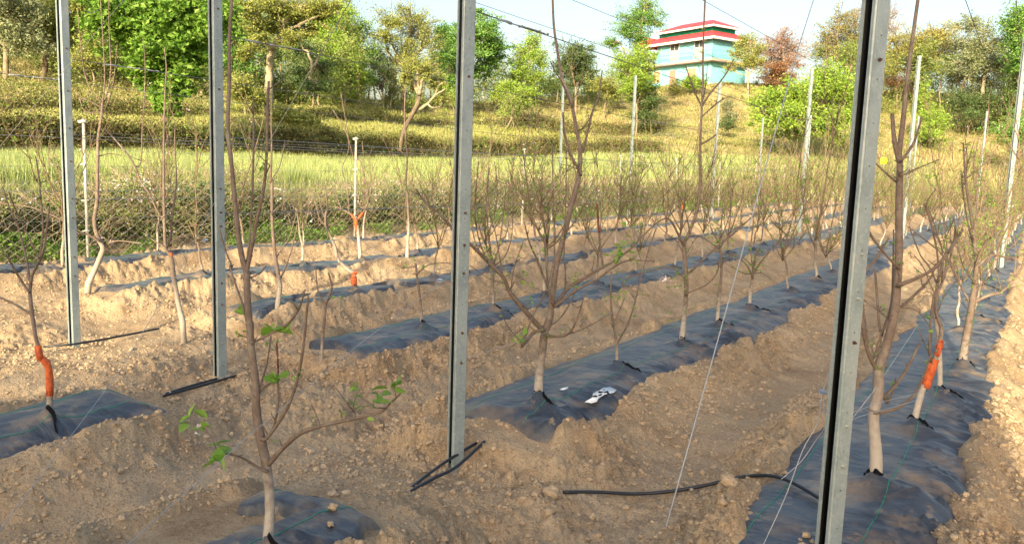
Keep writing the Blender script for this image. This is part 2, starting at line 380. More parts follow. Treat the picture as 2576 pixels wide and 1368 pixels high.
# ------------------------------------------------------------------ soil clods (nobody could count them)
def ico(level):
    t = (1+5**.5)/2
    v = [(-1, t, 0), (1, t, 0), (-1, -t, 0), (1, -t, 0), (0, -1, t), (0, 1, t), (0, -1, -t), (0, 1, -t), (t, 0, -1), (t, 0, 1), (-t, 0, -1), (-t, 0, 1)]
    f = [(0, 11, 5), (0, 5, 1), (0, 1, 7), (0, 7, 10), (0, 10, 11), (1, 5, 9), (5, 11, 4), (11, 10, 2), (10, 7, 6), (7, 1, 8), (3, 9, 4), (3, 4, 2), (3, 2, 6), (3, 6, 8), (3, 8, 9), (4, 9, 5), (2, 4, 11), (6, 2, 10), (8, 6, 7), (9, 8, 1)]
    v = [np.array(a)/np.linalg.norm(a) for a in v]
    for _ in range(level):
        c = {}; nf = []
        def mid(a, b):
            k = (min(a, b), max(a, b))
            if k not in c: p = v[a]+v[b]; v.append(p/np.linalg.norm(p)); c[k] = len(v)-1
            return c[k]
        for a, b, d in f:
            ab, bd, da = mid(a, b), mid(b, d), mid(d, a); nf += [(a, ab, da), (b, bd, ab), (d, da, bd), (ab, bd, da)]
        f = nf
    return np.array(v), np.array(f)
def rock(b, c, r, seed, lvl=2, amp=.3):
    v, f = ico(lvl); g = np.random.default_rng(seed); off = g.uniform(0, 50, 3)
    n = 1+amp*(vn(v[:, 0]*1.7+off[0], v[:, 1]*1.7+v[:, 2]*1.3+off[1], seed)+.4*vn(v[:, 0]*4+off[2], v[:, 1]*4-v[:, 2]*4, seed+1))
    b.add(v*n[:, None]*np.asarray(r)+np.asarray(c), t=f)
def clods():
    b = MB(); v0, f0 = ico(0); v1, f1 = ico(1)
    N = 190000
    az = np.radians(rng.uniform(-68, 4, N)); r = np.exp(rng.uniform(math.log(2.3), math.log(24), N))
    X = r*np.sin(az); Y = r*np.cos(az); keep = X > FENCE_X+.5
    w = np.zeros(N)+.15
    for k in ROWS:
        dx = X-cxr(k, Y); e = np.abs(dx)-.52; cv = cover(k, Y)
        w = np.maximum(w, np.exp(-((e-.22)/.22)**2)*(.3+.7*cv)); w = np.where((e < -.02) & (cv > .5), .012, w)
        w = np.maximum(w, .9*np.exp(-((Y-START[k]+.25)/.3)**2)*(np.abs(dx) < .8))
    w = np.maximum(w, .35*sstep(3, 3.6, Y)*sstep(5.2, 4.6, Y))
    w = w*(.5+.9*(vn(X*1.1, Y*1.1, 91) > -.1))
    keep &= rng.random(N) < w
    X, Y, r = X[keep], Y[keep], r[keep]
    Z = soilz(X, Y); n = len(X)
    s = np.exp(rng.normal(math.log(.006), .6, n))*np.clip(r/5, .8, 1.35); s = np.clip(s, .0035, .023)
    for big, (v, f) in ((False, (v0, f0)), (True, (v1, f1))):
        sel = (s > .02) & (r < 10) if big else ~((s > .02) & (r < 10))
        c = np.stack([X, Y, Z], -1)[sel]; ss = s[sel]; k = len(c)
        g = rng.uniform(.72, 1.25, (k, len(v), 1)); an = rng.uniform(.7, 1.2, (k, 1, 3))*np.array([1, 1, .8])
        th = rng.uniform(0, 6.28, k); R = np.zeros((k, 3, 3)); R[:, 0, 0] = np.cos(th); R[:, 0, 1] = -np.sin(th); R[:, 1, 0] = np.sin(th); R[:, 1, 1] = np.cos(th); R[:, 2, 2] = 1
        P = np.einsum('kij,kvj->kvi', R, v[None]*g*an*ss[:, None, None])+c[:, None]+np.array([0, 0, .25])*ss[:, None, None]
        b.add(P.reshape(-1, 3), t=(f[None]+(np.arange(k)*len(v))[:, None, None]).reshape(-1, 3))
    b.build('soil_clods', m_clod, smooth=False, kind='stuff', label='loose tan soil clods scattered over the furrows and bed shoulders', category='soil clods')
clods()
def straw():
    b = MB(); n = 420; az = np.radians(rng.uniform(-64, 2, n)); r = np.exp(rng.uniform(math.log(2.6), math.log(11), n)); X = r*np.sin(az); Y = r*np.cos(az); Z = soilz(X, Y)
    for x, y, z in zip(X, Y, Z):
        a = rng.uniform(0, 6.28); L = rng.uniform(.02, .09); d = np.array([math.cos(a), math.sin(a), rng.uniform(-.1, .35)])*L; c = np.array([x, y, z+.012])
        b.tube([c-d*.5, c+rng.normal(size=3)*.004, c+d*.5], [.0016, .002, .001], 3, False)
    b.build('straw', mat('straw', (.48, .38, .22), .9, .2, island=[(.5, .4, .24), (.28, .19, .11), (.6, .5, .33)]), kind='stuff', label='bits of straw and dry twigs strewn over the soil', category='straw')
straw()
def stone(name, label, px, py, rpx, z=.05, m=m_clod, seed=1, flat=.8):
    c = atz(px, py, z); d = depth(c); r = rpx/F*d; b = MB()
    zz = max(z, float(soilz(np.array([c[0]]), np.array([c[1]]))[0])) if z < .2 else z
    rock(b, (0, 0, 0), (r, r*.9, r*flat), seed); o = b.build(name, m, label=label, category='stone' if 'stone' in name else 'soil clod')
    o.location = (c[0], c[1], zz+r*.25); return o
stone('soil_clod', 'large round brown clod at the open end of the curved black hose', 1388, 1247, 24, .06, seed=5)
stone('soil_clod', 'large pale clod low down between the curved hose and the right-hand post', 1822, 1352, 22, .03, seed=6)
stone('soil_clod', 'flattish clod below the stones at the hose end', 1382, 1293, 15, .05, seed=8)
stone('stone', 'smooth pale stone lying on the half-buried fabric by the front tree', 832, 1319, 9, .3, m_stone, 9)
stone('soil_clod', 'reddish clod resting on the half-buried fabric by the front tree', 838, 1277, 12, .3, seed=10)
stone('stone', 'round stone alone on the bare path left of the middle post', 1045, 1017, 8, .08, m_stone, 12)

# ------------------------------------------------------------------ trees of the orchard: base points
TREE = {}
def fabz(k, x, y):
    x = np.asarray(x, float); y = np.asarray(y, float)
    return mound(x, y)

# ------------------------------------------------------------------ mulch fabric
def fabric(k, y0, y1, label, tears, bury=0):
    ys = [y0]
    while ys[-1] < y1: ys.append(ys[-1]+max(.014, .0042*abs(ys[-1])))
    ys = np.array(ys); us = np.concatenate([np.linspace(-.72, .72, 61)])
    Yg, U = np.meshgrid(ys, us, indexing='ij')
    X = cxr(k, Yg)+U
    z = mound(X, Yg)+.006
    side = np.clip((U-.05)/.4, 0, 1)
    # folds running across the bed, strongest on the right shoulder
    ph = Yg*9+1.6*vn(Yg*1.1, U*1.6, 101)+U*1.5*vn(Yg*.6, U*0, 103)
    fold = (1-np.abs(vn(ph*.42, U*.9+ROWS[k], 105)))**3+.8*(1-np.abs(vn(ph*1.3+40, U*1.6+ROWS[k], 108)))**5
    z += side*.062*fold*(.6+.5*vn(Yg*.7, U*0+3, 107))+side*.009*(1-np.abs(vn(Yg*14+2*vn(Yg*2, U*2, 104), U*1.2, 106)))**3
    z += .010*(1-np.abs(vn(ph*.35, U*2.2+9+ROWS[k], 109)))**4+.017*fbm(U*2.5+ROWS[k], Yg*1.4, 111, 4, .6)
    z += (-.006)*np.clip((-U-.05)/.4, 0, 1)*(1-np.abs(vn(Yg*5, U*1.2, 113)))**4
    for (tx, ty) in tears:
        dx = X-tx; dy = Yg-ty; d2 = (dx/.13)**2+(dy/.10)**2
        z += .055*np.exp(-d2)
        sx = np.clip(dx/.45, 0, 1); along = dy+.10*sx*0+.12*sx
        lip = np.exp(-(np.clip(along, -9, 0)/.06)**2)*(along < 0)+np.exp(-(along/.02)**2)*(along >= 0)
        z += .030*lip*(dx > -.03)*(dx < .5)*(1-.5*sx)
    if bury:
        nb_ = fbm(X*2.2+5, Yg*1.7, 141, 3); z -= .13*sstep(.62-bury, .75-bury, nb_+.25*np.abs(U)/.5)
    # bury the edges and the ends
    e = np.abs(U)-np.where(U > 0, hwr(k, Yg, 1), hwr(k, Yg, 0))
    z -= .05*sstep(0, .1, e)+.25*sstep(.08, .25, e)
    z -= .16*sstep(y0+.22+.1*vn(U*3, U*0, 121), y0, Yg)+.16*sstep(y1-.22+.1*vn(U*3, U*0, 122), y1, Yg)
    n, m = z.shape; i = np.arange(n-1)[:, None]*m+np.arange(m-1)[None]
    Q = np.stack([i, i+1, i+m+1, i+m], -1).reshape(-1, 4)
    b = MB(); b.add(np.stack([X, Yg, z], -1), q=Q)
    root = b.build('mulch_strip', m_mulch, label=label, category='mulch fabric', group='black mulch fabric strips on the beds')
    for off in (-.27, .22) if k != 'A' else (-.33, .17):
        yy = ys[(ys > y0+.15) & (ys < min(y1-.1, 40))][::2]; j = np.interp(off+.01*vn(yy*2, yy*0, 131), us, np.arange(len(us)))
        i0 = np.searchsorted(ys, yy); j0 = np.clip(j.astype(int), 0, len(us)-2); f = j-j0
        zz = z[i0, j0]*(1-f)+z[i0, j0+1]*f; xx = cxr(k, yy)+off+.01*vn(yy*2, yy*0, 131)
        tb = MB(); tb.tube(np.stack([xx, yy, zz+.002], -1), .0022, 4, False); tb.build('green_thread', m_thread, root)
    for (tx, ty) in tears:
        if ty > 24 or (ty > 7 and int(ty*37) % 3 == 0): continue
        g = np.random.default_rng(int(ty*100)); L = .10+.30*g.random()**1.5; t = np.linspace(0, 1, 14)
        xx = tx-.05+L*t; yy = ty+.012-.13*t*L/.45+.01*np.sin(t*9+ty)
        ii = np.clip(np.searchsorted(ys, yy), 0, len(ys)-1); jj = np.clip(np.searchsorted(us, xx-cxr(k, yy)), 0, len(us)-1)
        zz = z[ii, jj]
        wdt = (.008+.010*g.random())*np.sin(np.pi*np.clip(t*.9+.08, 0, 1))**.7
        lo = np.stack([xx, yy-wdt, zz+.004], -1); hi = np.stack([xx, yy+wdt*.3, zz+.012+wdt*.8], -1)
        hi[:, 2] += g.uniform(-.004, .006, 14)
        m_ = MB(); m_.add(np.vstack([lo, hi]), q=[[a, a+1, a+15, a+14] for a in range(13)]); m_.build('torn_slit', m_slit, root)
    return root

# ------------------------------------------------------------------ apple trees
NODE = {}
def leafcluster(b, C, n, size, spread, rg):
    if size > .034 and n < 30:                              # leaves near enough to show their outline
        u = np.array([0, .12, .35, .62, .85, 1.]); w = np.array([0, .19, .31, .27, .13, 0.])
        for _ in range(n):
            c = np.asarray(C)+rg.normal(size=3)*spread; d = rg.normal(size=3); d[2] = d[2]*.5+.15; d /= np.linalg.norm(d)
            a = np.cross(d, rg.normal(size=3)+[0, 0, 1.2]); a /= np.linalg.norm(a); m_ = np.cross(a, d); z = size*rg.uniform(.6, 1.25)
            mid = c+(d[None]*u[:, None]-m_[None]*(.16*u**2)[:, None])*z; L_ = mid+(a[None]*w[:, None]+m_[None]*(w*.35)[:, None])*z; R_ = mid+(-a[None]*w[:, None]+m_[None]*(w*.35)[:, None])*z
            b.add(np.vstack([mid, L_, R_]), q=[[i, i+1, 7+i, 6+i] for i in range(5)]+[[i+1, i, 12+i, 13+i] for i in range(5)])
        return
    P = np.repeat(np.asarray(C).reshape(-1, 3), n, 0)
    P = P+rg.normal(size=P.shape)*spread
    b.leaves(P, size, rg=rg, up=.6)
ORD = ['nearest', 'second', 'third', 'fourth', 'fifth', 'sixth', 'seventh', 'eighth', 'ninth', 'tenth', 'eleventh', 'twelfth', 'thirteenth', 'fourteenth', 'fifteenth', 'sixteenth', 'seventeenth', 'eighteenth', 'nineteenth', 'twentieth']
def ordn(i):
    if i < 20: return ORD[i]
    t = ['twenty', 'thirty', 'forty', 'fifty'][(i+1)//10-2]; r = (i+1) % 10
    o = ['', 'first', 'second', 'third', 'fourth', 'fifth', 'sixth', 'seventh', 'eighth', 'ninth']
    if r == 0: return t[:-1]+'ieth'
    return t+'-'+o[r]
def hero(label, base, branches, zb_=None, leaves=(), bloss=(), paste=(), bark=m_bw, seed=0, twigs=1., z0=None):
    """base pixel, branches [(pixel points, r0 px, r1 px, depth drift)], the first being the trunk"""
    rg = np.random.default_rng(seed+900)
    B = atz(*base, .27 if z0 is None else z0)
    B[2] = min(B[2], float(mound(B[:1], B[1:2])[0])+.01) if z0 is None else B[2]; d0 = depth(B)
    root = empty('apple_tree', B, label=label, category='apple tree', group='young apple trees in the rows')
    tb, bb, rb, lb, fb = MB(), MB(), MB(), MB(), MB()
    ends = []; jit = {}
    for bi, br in enumerate(branches):
        pts, r0, r1, dd = br[:4]; red = len(br) > 4
        if bi and ends:                                     # root the branch in the limb it leaves
            allp = np.vstack([e_[0] for e_ in ends]); dd_ = np.hypot(allp[:, 0]-pts[0][0], allp[:, 1]-pts[0][1]); j = int(np.argmin(dd_))
            if 1.5 < dd_[j] < 60: pts = [(allp[j, 0], allp[j, 1])]+list(pts)
        n = max(6, len(pts)*4)
        P2 = spl(np.array([[a, b, 0] for a, b in pts]), n)
        # depth at the start of a side branch follows the limb it leaves
        ds = d0
        if bi:
            best = 1e9
            for (Pp, Dp) in ends:
                dist = np.hypot(Pp[:, 0]-P2[0, 0], Pp[:, 1]-P2[0, 1]); j = int(np.argmin(dist))
                if dist[j] < best: best = dist[j]; ds = Dp[j]
        t = np.linspace(0, 1, n)
        D = ds+dd*t*min(1.5, d0/5)+.02*np.sin(t*7+bi)
        ends.append((P2, D))
        W = np.array([atd(a, b, d) for (a, b, _), d in zip(P2, D)])
        if bi == 0: W[0] = [W[0][0], W[0][1], B[2]-.06] if abs(W[0][2]-B[2]) < .5 else W[0]
        rad = (r0+(r1-r0)*t)/F*D*.5
        rad = rad*(1+.10*vn(t*9+bi, t*0, 7))
        (tb if bi == 0 else (rb if red else bb)).tube(W-B, rad, 8 if r0 > 8 else 6)
        # little spurs and buds
        L = np.linalg.norm(np.diff(W, axis=0), axis=1).sum()
        if bi > 0 or twigs > 1.5:
            for _ in range(int(L*7*twigs)):
                j = rg.integers(2, n-1); s = rg.normal(size=3); s[2] = abs(s[2])*.8+.3; s /= np.linalg.norm(s)
                l = rg.uniform(.012, .05) if rg.random() < .8 else rg.uniform(.06, .16)
                e = W[j]+s*(l+rad[j]); bb.tube(np.array([W[j], (W[j]+e)/2+rg.normal(size=3)*l*.1, e])-B, [.0035, .003, .0022], 4)
                if rg.random() < .35*twigs: leafcluster(lb, e-B, 4, .026, .014, rg)
    def near(x, y):
        best = 1e9; dd = d0
        for (Pp, Dp) in ends:
            dist = np.hypot(Pp[:, 0]-x, Pp[:, 1]-y); j = int(np.argmin(dist))
            if dist[j] < best: best = dist[j]; dd = Dp[j]
        return dd
    for (x, y, n, sp, sz) in leaves:
        d = near(x, y); leafcluster(lb, atd(x, y, d)-B, n, sz, sp, rg)
    for (x, y, n, sp) in bloss:
        d = near(x, y); leafcluster(fb, atd(x, y, d)-B, n, .03, sp, rg)
    tb.build('trunk', bark, root, origin=B*0, local=True)
    if bb.v: bb.build('branches', m_bark, root, local=True)
    if rb.v: rb.build('red_shoots', m_twigr, root, local=True)
    if lb.v: lb.build('leaves', m_leaf, root, local=True, smooth=False)
    if fb.v: fb.build('blossoms', m_bloss, root, local=True, smooth=False)
    for (pts, w) in paste:
        P2 = spl(np.array([[a, b, 0] for a, b in pts]), 10); pm = MB()
        W = np.array([atd(a, b, near(a, b)) for a, b, _ in P2]); pm.tube(W-B, w/F*d0*.5*(1+.25*vn(np.arange(10)*1.7, np.zeros(10), seed)), 8)
        pm.build('orange_wound_paste', m_orange, root, local=True)
    return root, B
def mp(f, *pts): return [f(*p) for p in pts]

heroes = []
def H(*a, **k): heroes.append(hero(*a, **k)[1])
# front tree
H('large blurred apple tree with long low limb standing nearest in front of the posts', (681, 1400), [
  ([(681, 1400)]+mp(q_, (245, 1368), (255, 1200), (240, 1020), (215, 900), (195, 780), (190, 640), (175, 520), (160, 350), (152, 230), (150, 150))+[(612, 660), (600, 600), (592, 520), (583, 420), (573, 320), (577, 200), (577, 100), (585, -30)], 28, 7, .1),
  ([(618, 700), (630, 640), (645, 560), (664, 470), (671, 380), (672, 300), (676, 205)], 12, 6, -.15),
  ([(620, 660), (628, 600), (635, 480), (638, 350), (637, 243)], 8, 4, .1),
  (mp(q_, (170, 470), (135, 300), (100, 200), (75, 120))+mp(z5, (1750, 640), (1700, 520), (1650, 340)), 8, 4, .25),
  (mp(q_, (180, 460), (240, 430), (330, 380), (385, 310), (412, 225)), 8, 5, -.25),
  (mp(q_, (235, 895), (280, 840), (340, 740), (380, 620), (405, 480), (420, 330), (428, 250)), 11, 5, -.2),
  (mp(q_, (240, 890), (270, 850), (290, 740), (292, 600)), 8, 5, .15),
  (mp(q_, (292, 600), (290, 530), (285, 465)), 5, 5, .02, 1),
  (mp(q_, (252, 1005), (310, 940), (390, 870), (480, 838), (600, 810), (690, 790), (760, 770), (800, 730), (845, 688)), 14, 5, -.3),
  (mp(q_, (480, 835), (460, 780), (442, 740)), 5, 4, .05),
  (mp(q_, (640, 797), (632, 740), (650, 680)), 4, 3, .05),
  (mp(q_, (235, 1040), (180, 1010), (130, 980), (60, 960), (15, 965)), 9, 4, -.2),
  (mp(q_, (205, 670), (240, 560), (260, 430)), 6, 4, .2),
  (mp(q_, (205, 690), (240, 650), (268, 640)), 4, 3, -.1),
  ([(545, 1132), (525, 1090), (505, 1070)], 4, 3, .1)],
  leaves=[(*q_(795, 665), 7, .03, .06), (*q_(830, 655), 5, .02, .06), (*q_(790, 715), 3, .015, .05), (*q_(735, 750), 3, .03, .05), (*q_(645, 665), 4, .02, .04), (*q_(620, 735), 4, .02, .04), (*q_(222, 385), 2, .01, .075), (*q_(292, 405), 3, .015, .08), (*q_(268, 640), 5, .02, .07), (*q_(25, 965), 9, .025, .075), (545, 1148, 6, .02, .06), (478, 1052, 2, .015, .065), (470, 1070, 2, .02, .065), (515, 1068, 3, .02, .06), (600, 790, 3, .02, .05)],
  bloss=[(*zb(1500, 497), 5, .012)], seed=1, bark=m_bw)
# left tree with the orange trunk
H('apple tree at the left edge with orange-painted crooked trunk in black fabric', (125, 1064), [
  (mp(zb, (380, 455), (376, 360), (376, 240), (370, 120), (362, 20), (318, -30))+mp(z5, (300, 1330), (285, 1240), (265, 1150), (240, 980), (225, 850)), 17, 9, 0),
  (mp(z5, (225, 850), (240, 720), (300, 590), (335, 480), (360, 300), (375, 180)), 9, 3, -.1),
  (mp(z5, (300, 590), (325, 350), (305, 100), (290, -60), (268, -190)), 6, 3, .15),
  (mp(z5, (222, 740), (205, 620), (185, 520), (130, 330), (70, 200), (20, 40)), 8, 3, .2),
  (mp(z5, (290, 580), (210, 400), (120, 220), (65, 80)), 4, 2.5, -.15),
  (mp(z5, (215, 830), (130, 700), (60, 580), (-20, 480)), 7, 4, -.15),
  (mp(z5, (222, 990), (100, 920), (-30, 865)), 7, 5, .1)],
  paste=[(mp(zb, (376, 250), (374, 120), (362, 20), (318, -30))+mp(z5, (302, 1330), (286, 1240)), 18)], seed=2, bark=m_bw2)
H('big forked apple tree at the front of the fabric bed right of the middle post', (1352, 1030), [
  (mp(p_, (440, 1305), (443, 1180), (455, 1080), (465, 1000), (485, 940), (492, 880), (510, 740), (535, 640), (570, 500), (600, 380), (605, 280), (590, 190))+mp(z3, (440, 740), (380, 600), (345, 400), (316, 200), (305, -40)), 24, 5, .15),
  (mp(z3, (450, 800), (380, 630), (320, 530), (290, 465)), 7, 3, -.1),
  (mp(z3, (520, 1310), (440, 1160), (395, 1000), (385, 850)), 9, 5, -.15),
  (mp(z3, (535, 1140), (575, 980), (610, 830), (650, 740), (680, 535)), 9, 3, .2),
  (mp(z3, (455, 780), (500, 680), (530, 600), (540, 510)), 4, 2, .1),
  (mp(z3, (425, 690), (415, 600), (420, 500)), 3, 2, 0),
  (mp(z3, (510, 985), (550, 950), (590, 890)), 5, 3, -.1),
  (mp(p_, (455, 985), (380, 900), (330, 840), (300, 775), (230, 705), (180, 655))+mp(z6, (1480, 350), (1380, 240), (1300, 180), (1240, 110), (1210, 60)), 14, 4, -.35),
  (mp(p_, (510, 880), (560, 820), (640, 770), (700, 735), (760, 700), (830, 640), (850, 570)), 12, 3, .3),
  (mp(p_, (510, 890), (580, 835), (680, 780), (780, 715), (900, 715)), 9, 3, -.3),
  (mp(p_, (695, 735), (685, 660), (680, 600)), 7, 5, .05),
  (mp(p_, (680, 600), (676, 545), (672, 490)), 6, 5, .02, 1),
  (mp(p_, (475, 1010), (530, 1010), (570, 990), (600, 920), (630, 825)), 9, 3, -.2),
  (mp(p_, (530, 1010), (620, 980), (720, 925)), 5, 2, .15),
  (mp(p_, (460, 975), (510, 955), (560, 890), (600, 800)), 6, 3, .25),
  (mp(p_, (460, 985), (425, 995), (400, 1020), (378, 1048)), 11, 8, -.15),
  (mp(p_, (378, 1040), (320, 970), (285, 900)), 4, 2, -.1),
  (mp(p_, (375, 1045), (420, 930), (455, 860), (485, 790), (500, 700)), 5, 2, .1),
  (mp(p_, (495, 870), (440, 720), (405, 640), (385, 560)), 7, 3, -.25),
  (mp(p_, (485, 850), (468, 700), (470, 600), (482, 500)), 6, 3, .2),
  (mp(p_, (500, 850), (505, 700), (500, 500), (495, 250)), 5, 3, .3),
  (mp(p_, (540, 700), (548, 500), (552, 270)), 4, 3, -.2),
  (mp(p_, (300, 775), (285, 680), (270, 600), (245, 520)), 4, 2.5, .1),
  (mp(p_, (240, 712), (210, 640), (190, 520), (205, 320)), 5, 3, -.1),
  (mp(p_, (545, 840), (548, 780), (545, 725)), 6, 4, .05),
  (mp(p_, (300, 800), (240, 780), (170, 730)), 4, 2, -.1),
  (mp(p_, (330, 840), (345, 740), (380, 640)), 4, 2, .1)],
  leaves=[(*p_(365, 1010), 10, .035, .05), (*p_(380, 1030), 5, .02, .05), (*p_(400, 755), 6, .03, .04), (*p_(400, 790), 5, .03, .04), (*p_(770, 670), 14, .05, .05), (*p_(740, 690), 8, .04, .05), (*p_(820, 580), 8, .05, .05), (*p_(600, 770), 4, .02, .035), (*p_(310, 715), 4, .02, .035), (*p_(250, 690), 5, .03, .03)],
  bloss=[(*p_(930, 775), 6, .02)], seed=3, twigs=1.4)
H('tall pruned apple tree right of the right-hand post at the front of the right-hand row', (2192, 1240), [
  (mp(s_, (155, 1312), (158, 1200), (150, 1080), (165, 1000), (168, 920), (190, 860), (215, 760), (225, 680), (232, 550), (232, 400), (235, 270))+mp(z4, (990, 1150), (1020, 900), (1040, 700), (1070, 450), (1110, 150), (1140, -60)), 32, 7, .1),
  (mp(s_, (163, 935), (132, 870), (115, 780), (108, 690), (120, 620), (160, 570), (200, 505)), 13, 5, -.15),
  (mp(s_, (228, 600), (190, 560), (150, 510), (125, 465)), 9, 5, -.2),
  (mp(s_, (238, 655), (290, 635), (350, 600), (400, 540), (437, 478)), 13, 6, -.2),
  (mp(s_, (392, 550), (410, 510), (413, 468)), 8, 6, .05),
  (mp(s_, (213, 755), (270, 700), (330, 640), (350, 590)), 10, 4, .25),
  (mp(s_, (155, 885), (175, 820), (207, 720), (213, 600), (215, 480)), 10, 4, .2),
  (mp(s_, (236, 275), (218, 200), (210, 110)), 15, 10, .05),
  (mp(s_, (240, 258), (280, 200), (305, 120)), 9, 5, -.1),
  (mp(s_, (243, 305), (300, 280), (362, 255)), 7, 3, -.1),
  (mp(s_, (228, 330), (180, 290), (145, 255)), 7, 4, .1),
  (mp(s_, (172, 1065), (230, 1050), (280, 1010), (310, 950), (335, 880)), 10, 5, -.15),
  (mp(s_, (180, 1015), (220, 980), (260, 920), (297, 845)), 9, 7, .1),
  (mp(s_, (195, 1035), (212, 1000), (222, 955)), 7, 4, .1),
  (mp(s_, (170, 795), (162, 700), (155, 605)), 8, 6, .1),
  (mp(s_, (132, 840), (122, 760), (112, 690)), 7, 4, .1),
  (mp(s_, (190, 850), (186, 930), (190, 870)), 3, 3, .1),
  (mp(s_, (215, 800), (190, 760), (112, 700)), 4, 3, .2),
  (mp(s_, (225, 735), (280, 735), (330, 790), (335, 840)), 3, 2, .2)],
  leaves=[(*s_(262, 690), 3, .03, .03)], seed=4, bark=m_bw3, twigs=1.2)
H('leaning young apple tree with orange wound paste on its trunk in the right-hand row', (2297, 1092), [
  (mp(s_, (275, 1152), (284, 1080), (305, 1000), (330, 940), (352, 880), (368, 800), (350, 740), (356, 650), (372, 590)), 19, 6, 0),
  (mp(s_, (335, 900), (330, 850), (335, 760), (345, 680)), 9, 5, -.1),
  (mp(s_, (330, 880), (312, 840), (290, 790)), 5, 3, .1),
  (mp(s_, (356, 660), (330, 600), (300, 560), (265, 470)), 6, 3, .1),
  (mp(s_, (360, 640), (355, 560), (340, 480), (320, 400), (350, 350)), 6, 3, -.1),
  (mp(s_, (350, 760), (380, 690), (420, 640)), 4, 3, .1)],
  paste=[(mp(s_, (316, 988), (330, 940), (346, 895)), 26), (mp(s_, (352, 885), (360, 860), (366, 835)), 17), (mp(s_, (301, 1040), (306, 1015), (314, 990)), 9)],
  leaves=[(*s_(385, 600), 8, .05, .03), (*s_(350, 560), 5, .04, .03)], seed=5, bark=m_bw3)
H('slim whitewashed apple tree behind the orange-pasted one in the right-hand row', (2363, 1002), [
  (mp(s_, (363, 1022), (363, 920), (358, 820), (348, 760), (355, 690), (380, 620), (385, 540)), 14, 5, .1),
  (mp(s_, (355, 700), (330, 650), (310, 600), (280, 560)), 5, 2, .1),
  (mp(s_, (370, 640), (372, 560), (350, 480), (330, 420)), 5, 2, -.1),
  (mp(s_, (380, 620), (400, 560), (410, 500)), 4, 2, .1)],
  leaves=[(*s_(390, 610), 8, .05, .03), (*s_(400, 560), 6, .05, .03)], seed=6, bark=m_bw3, twigs=1.5)
H('spreading apple tree with upcurved limb over the soil bank at the right', (2419, 924), [
  (mp(s_, (433, 922), (445, 840), (465, 730), (475, 650), (480, 590), (470, 480), (447, 330), (438, 200)), 22, 3, 0),
  (mp(s_, (472, 712), (520, 690), (560, 680), (600, 640), (630, 590), (640, 520)), 11, 4, -.1),
  (mp(s_, (482, 600), (530, 562), (600, 572), (640, 550)), 9, 4, .15),
  (mp(s_, (465, 725), (430, 660), (395, 590), (350, 540), (260, 470)), 8, 3, .1),
  (mp(s_, (480, 590), (500, 540), (530, 500), (560, 440)), 6, 3, -.2),
  (mp(s_, (478, 560), (455, 470), (440, 380), (430, 290)), 5, 3, .1),
  (mp(s_, (472, 500), (482, 400), (470, 290), (488, 185)), 5, 2, .2),
  (mp(s_, (445, 330), (450, 250), (443, 180)), 4, 2, 0),
  (mp(s_, (440, 310), (455, 260), (475, 190)), 3, 2, .1),
  (mp(s_, (600, 640), (608, 560), (600, 500)), 5, 2, .1),
  (mp(s_, (560, 680), (545, 620), (500, 540)), 4, 2, .1),
  (mp(s_, (530, 500), (545, 450), (600, 380)), 4, 2, -.1),
  (mp(s_, (475, 650), (440, 600), (420, 520), (425, 430)), 5, 2, -.15),
  (mp(s_, (480, 600), (510, 500), (505, 400), (520, 340)), 4, 2, .15)],
  leaves=[(*s_(495, 545), 8, .06, .03), (*s_(425, 540), 8, .06, .03), (*s_(450, 640), 6, .05, .03), (*s_(540, 450), 5, .05, .03)], seed=7, bark=m_bw2, twigs=2.2)
H('slender upright apple tree with narrow V fork second on the bed behind the middle post', (1553, 940), [
  (mp(z7, (795, 1372), (785, 1200), (752, 1000), (745, 850), (750, 680)), 9, 4, 0),
  (mp(z7, (798, 1215), (880, 1060), (930, 900), (980, 700), (1030, 520), (1090, 350)), 6, 3, .1),
  (mp(z7, (760, 1090), (790, 1020), (850, 880)), 3, 2, -.1),
  (mp(z7, (930, 900), (890, 840), (820, 760)), 3, 2, .1)],
  leaves=[(*z7(820, 800), 12, .06, .035), (*z7(850, 905), 9, .06, .035), (*z7(735, 870), 6, .03, .035), (*z7(760, 730), 5, .05, .03)], seed=8, bark=m_bw2)
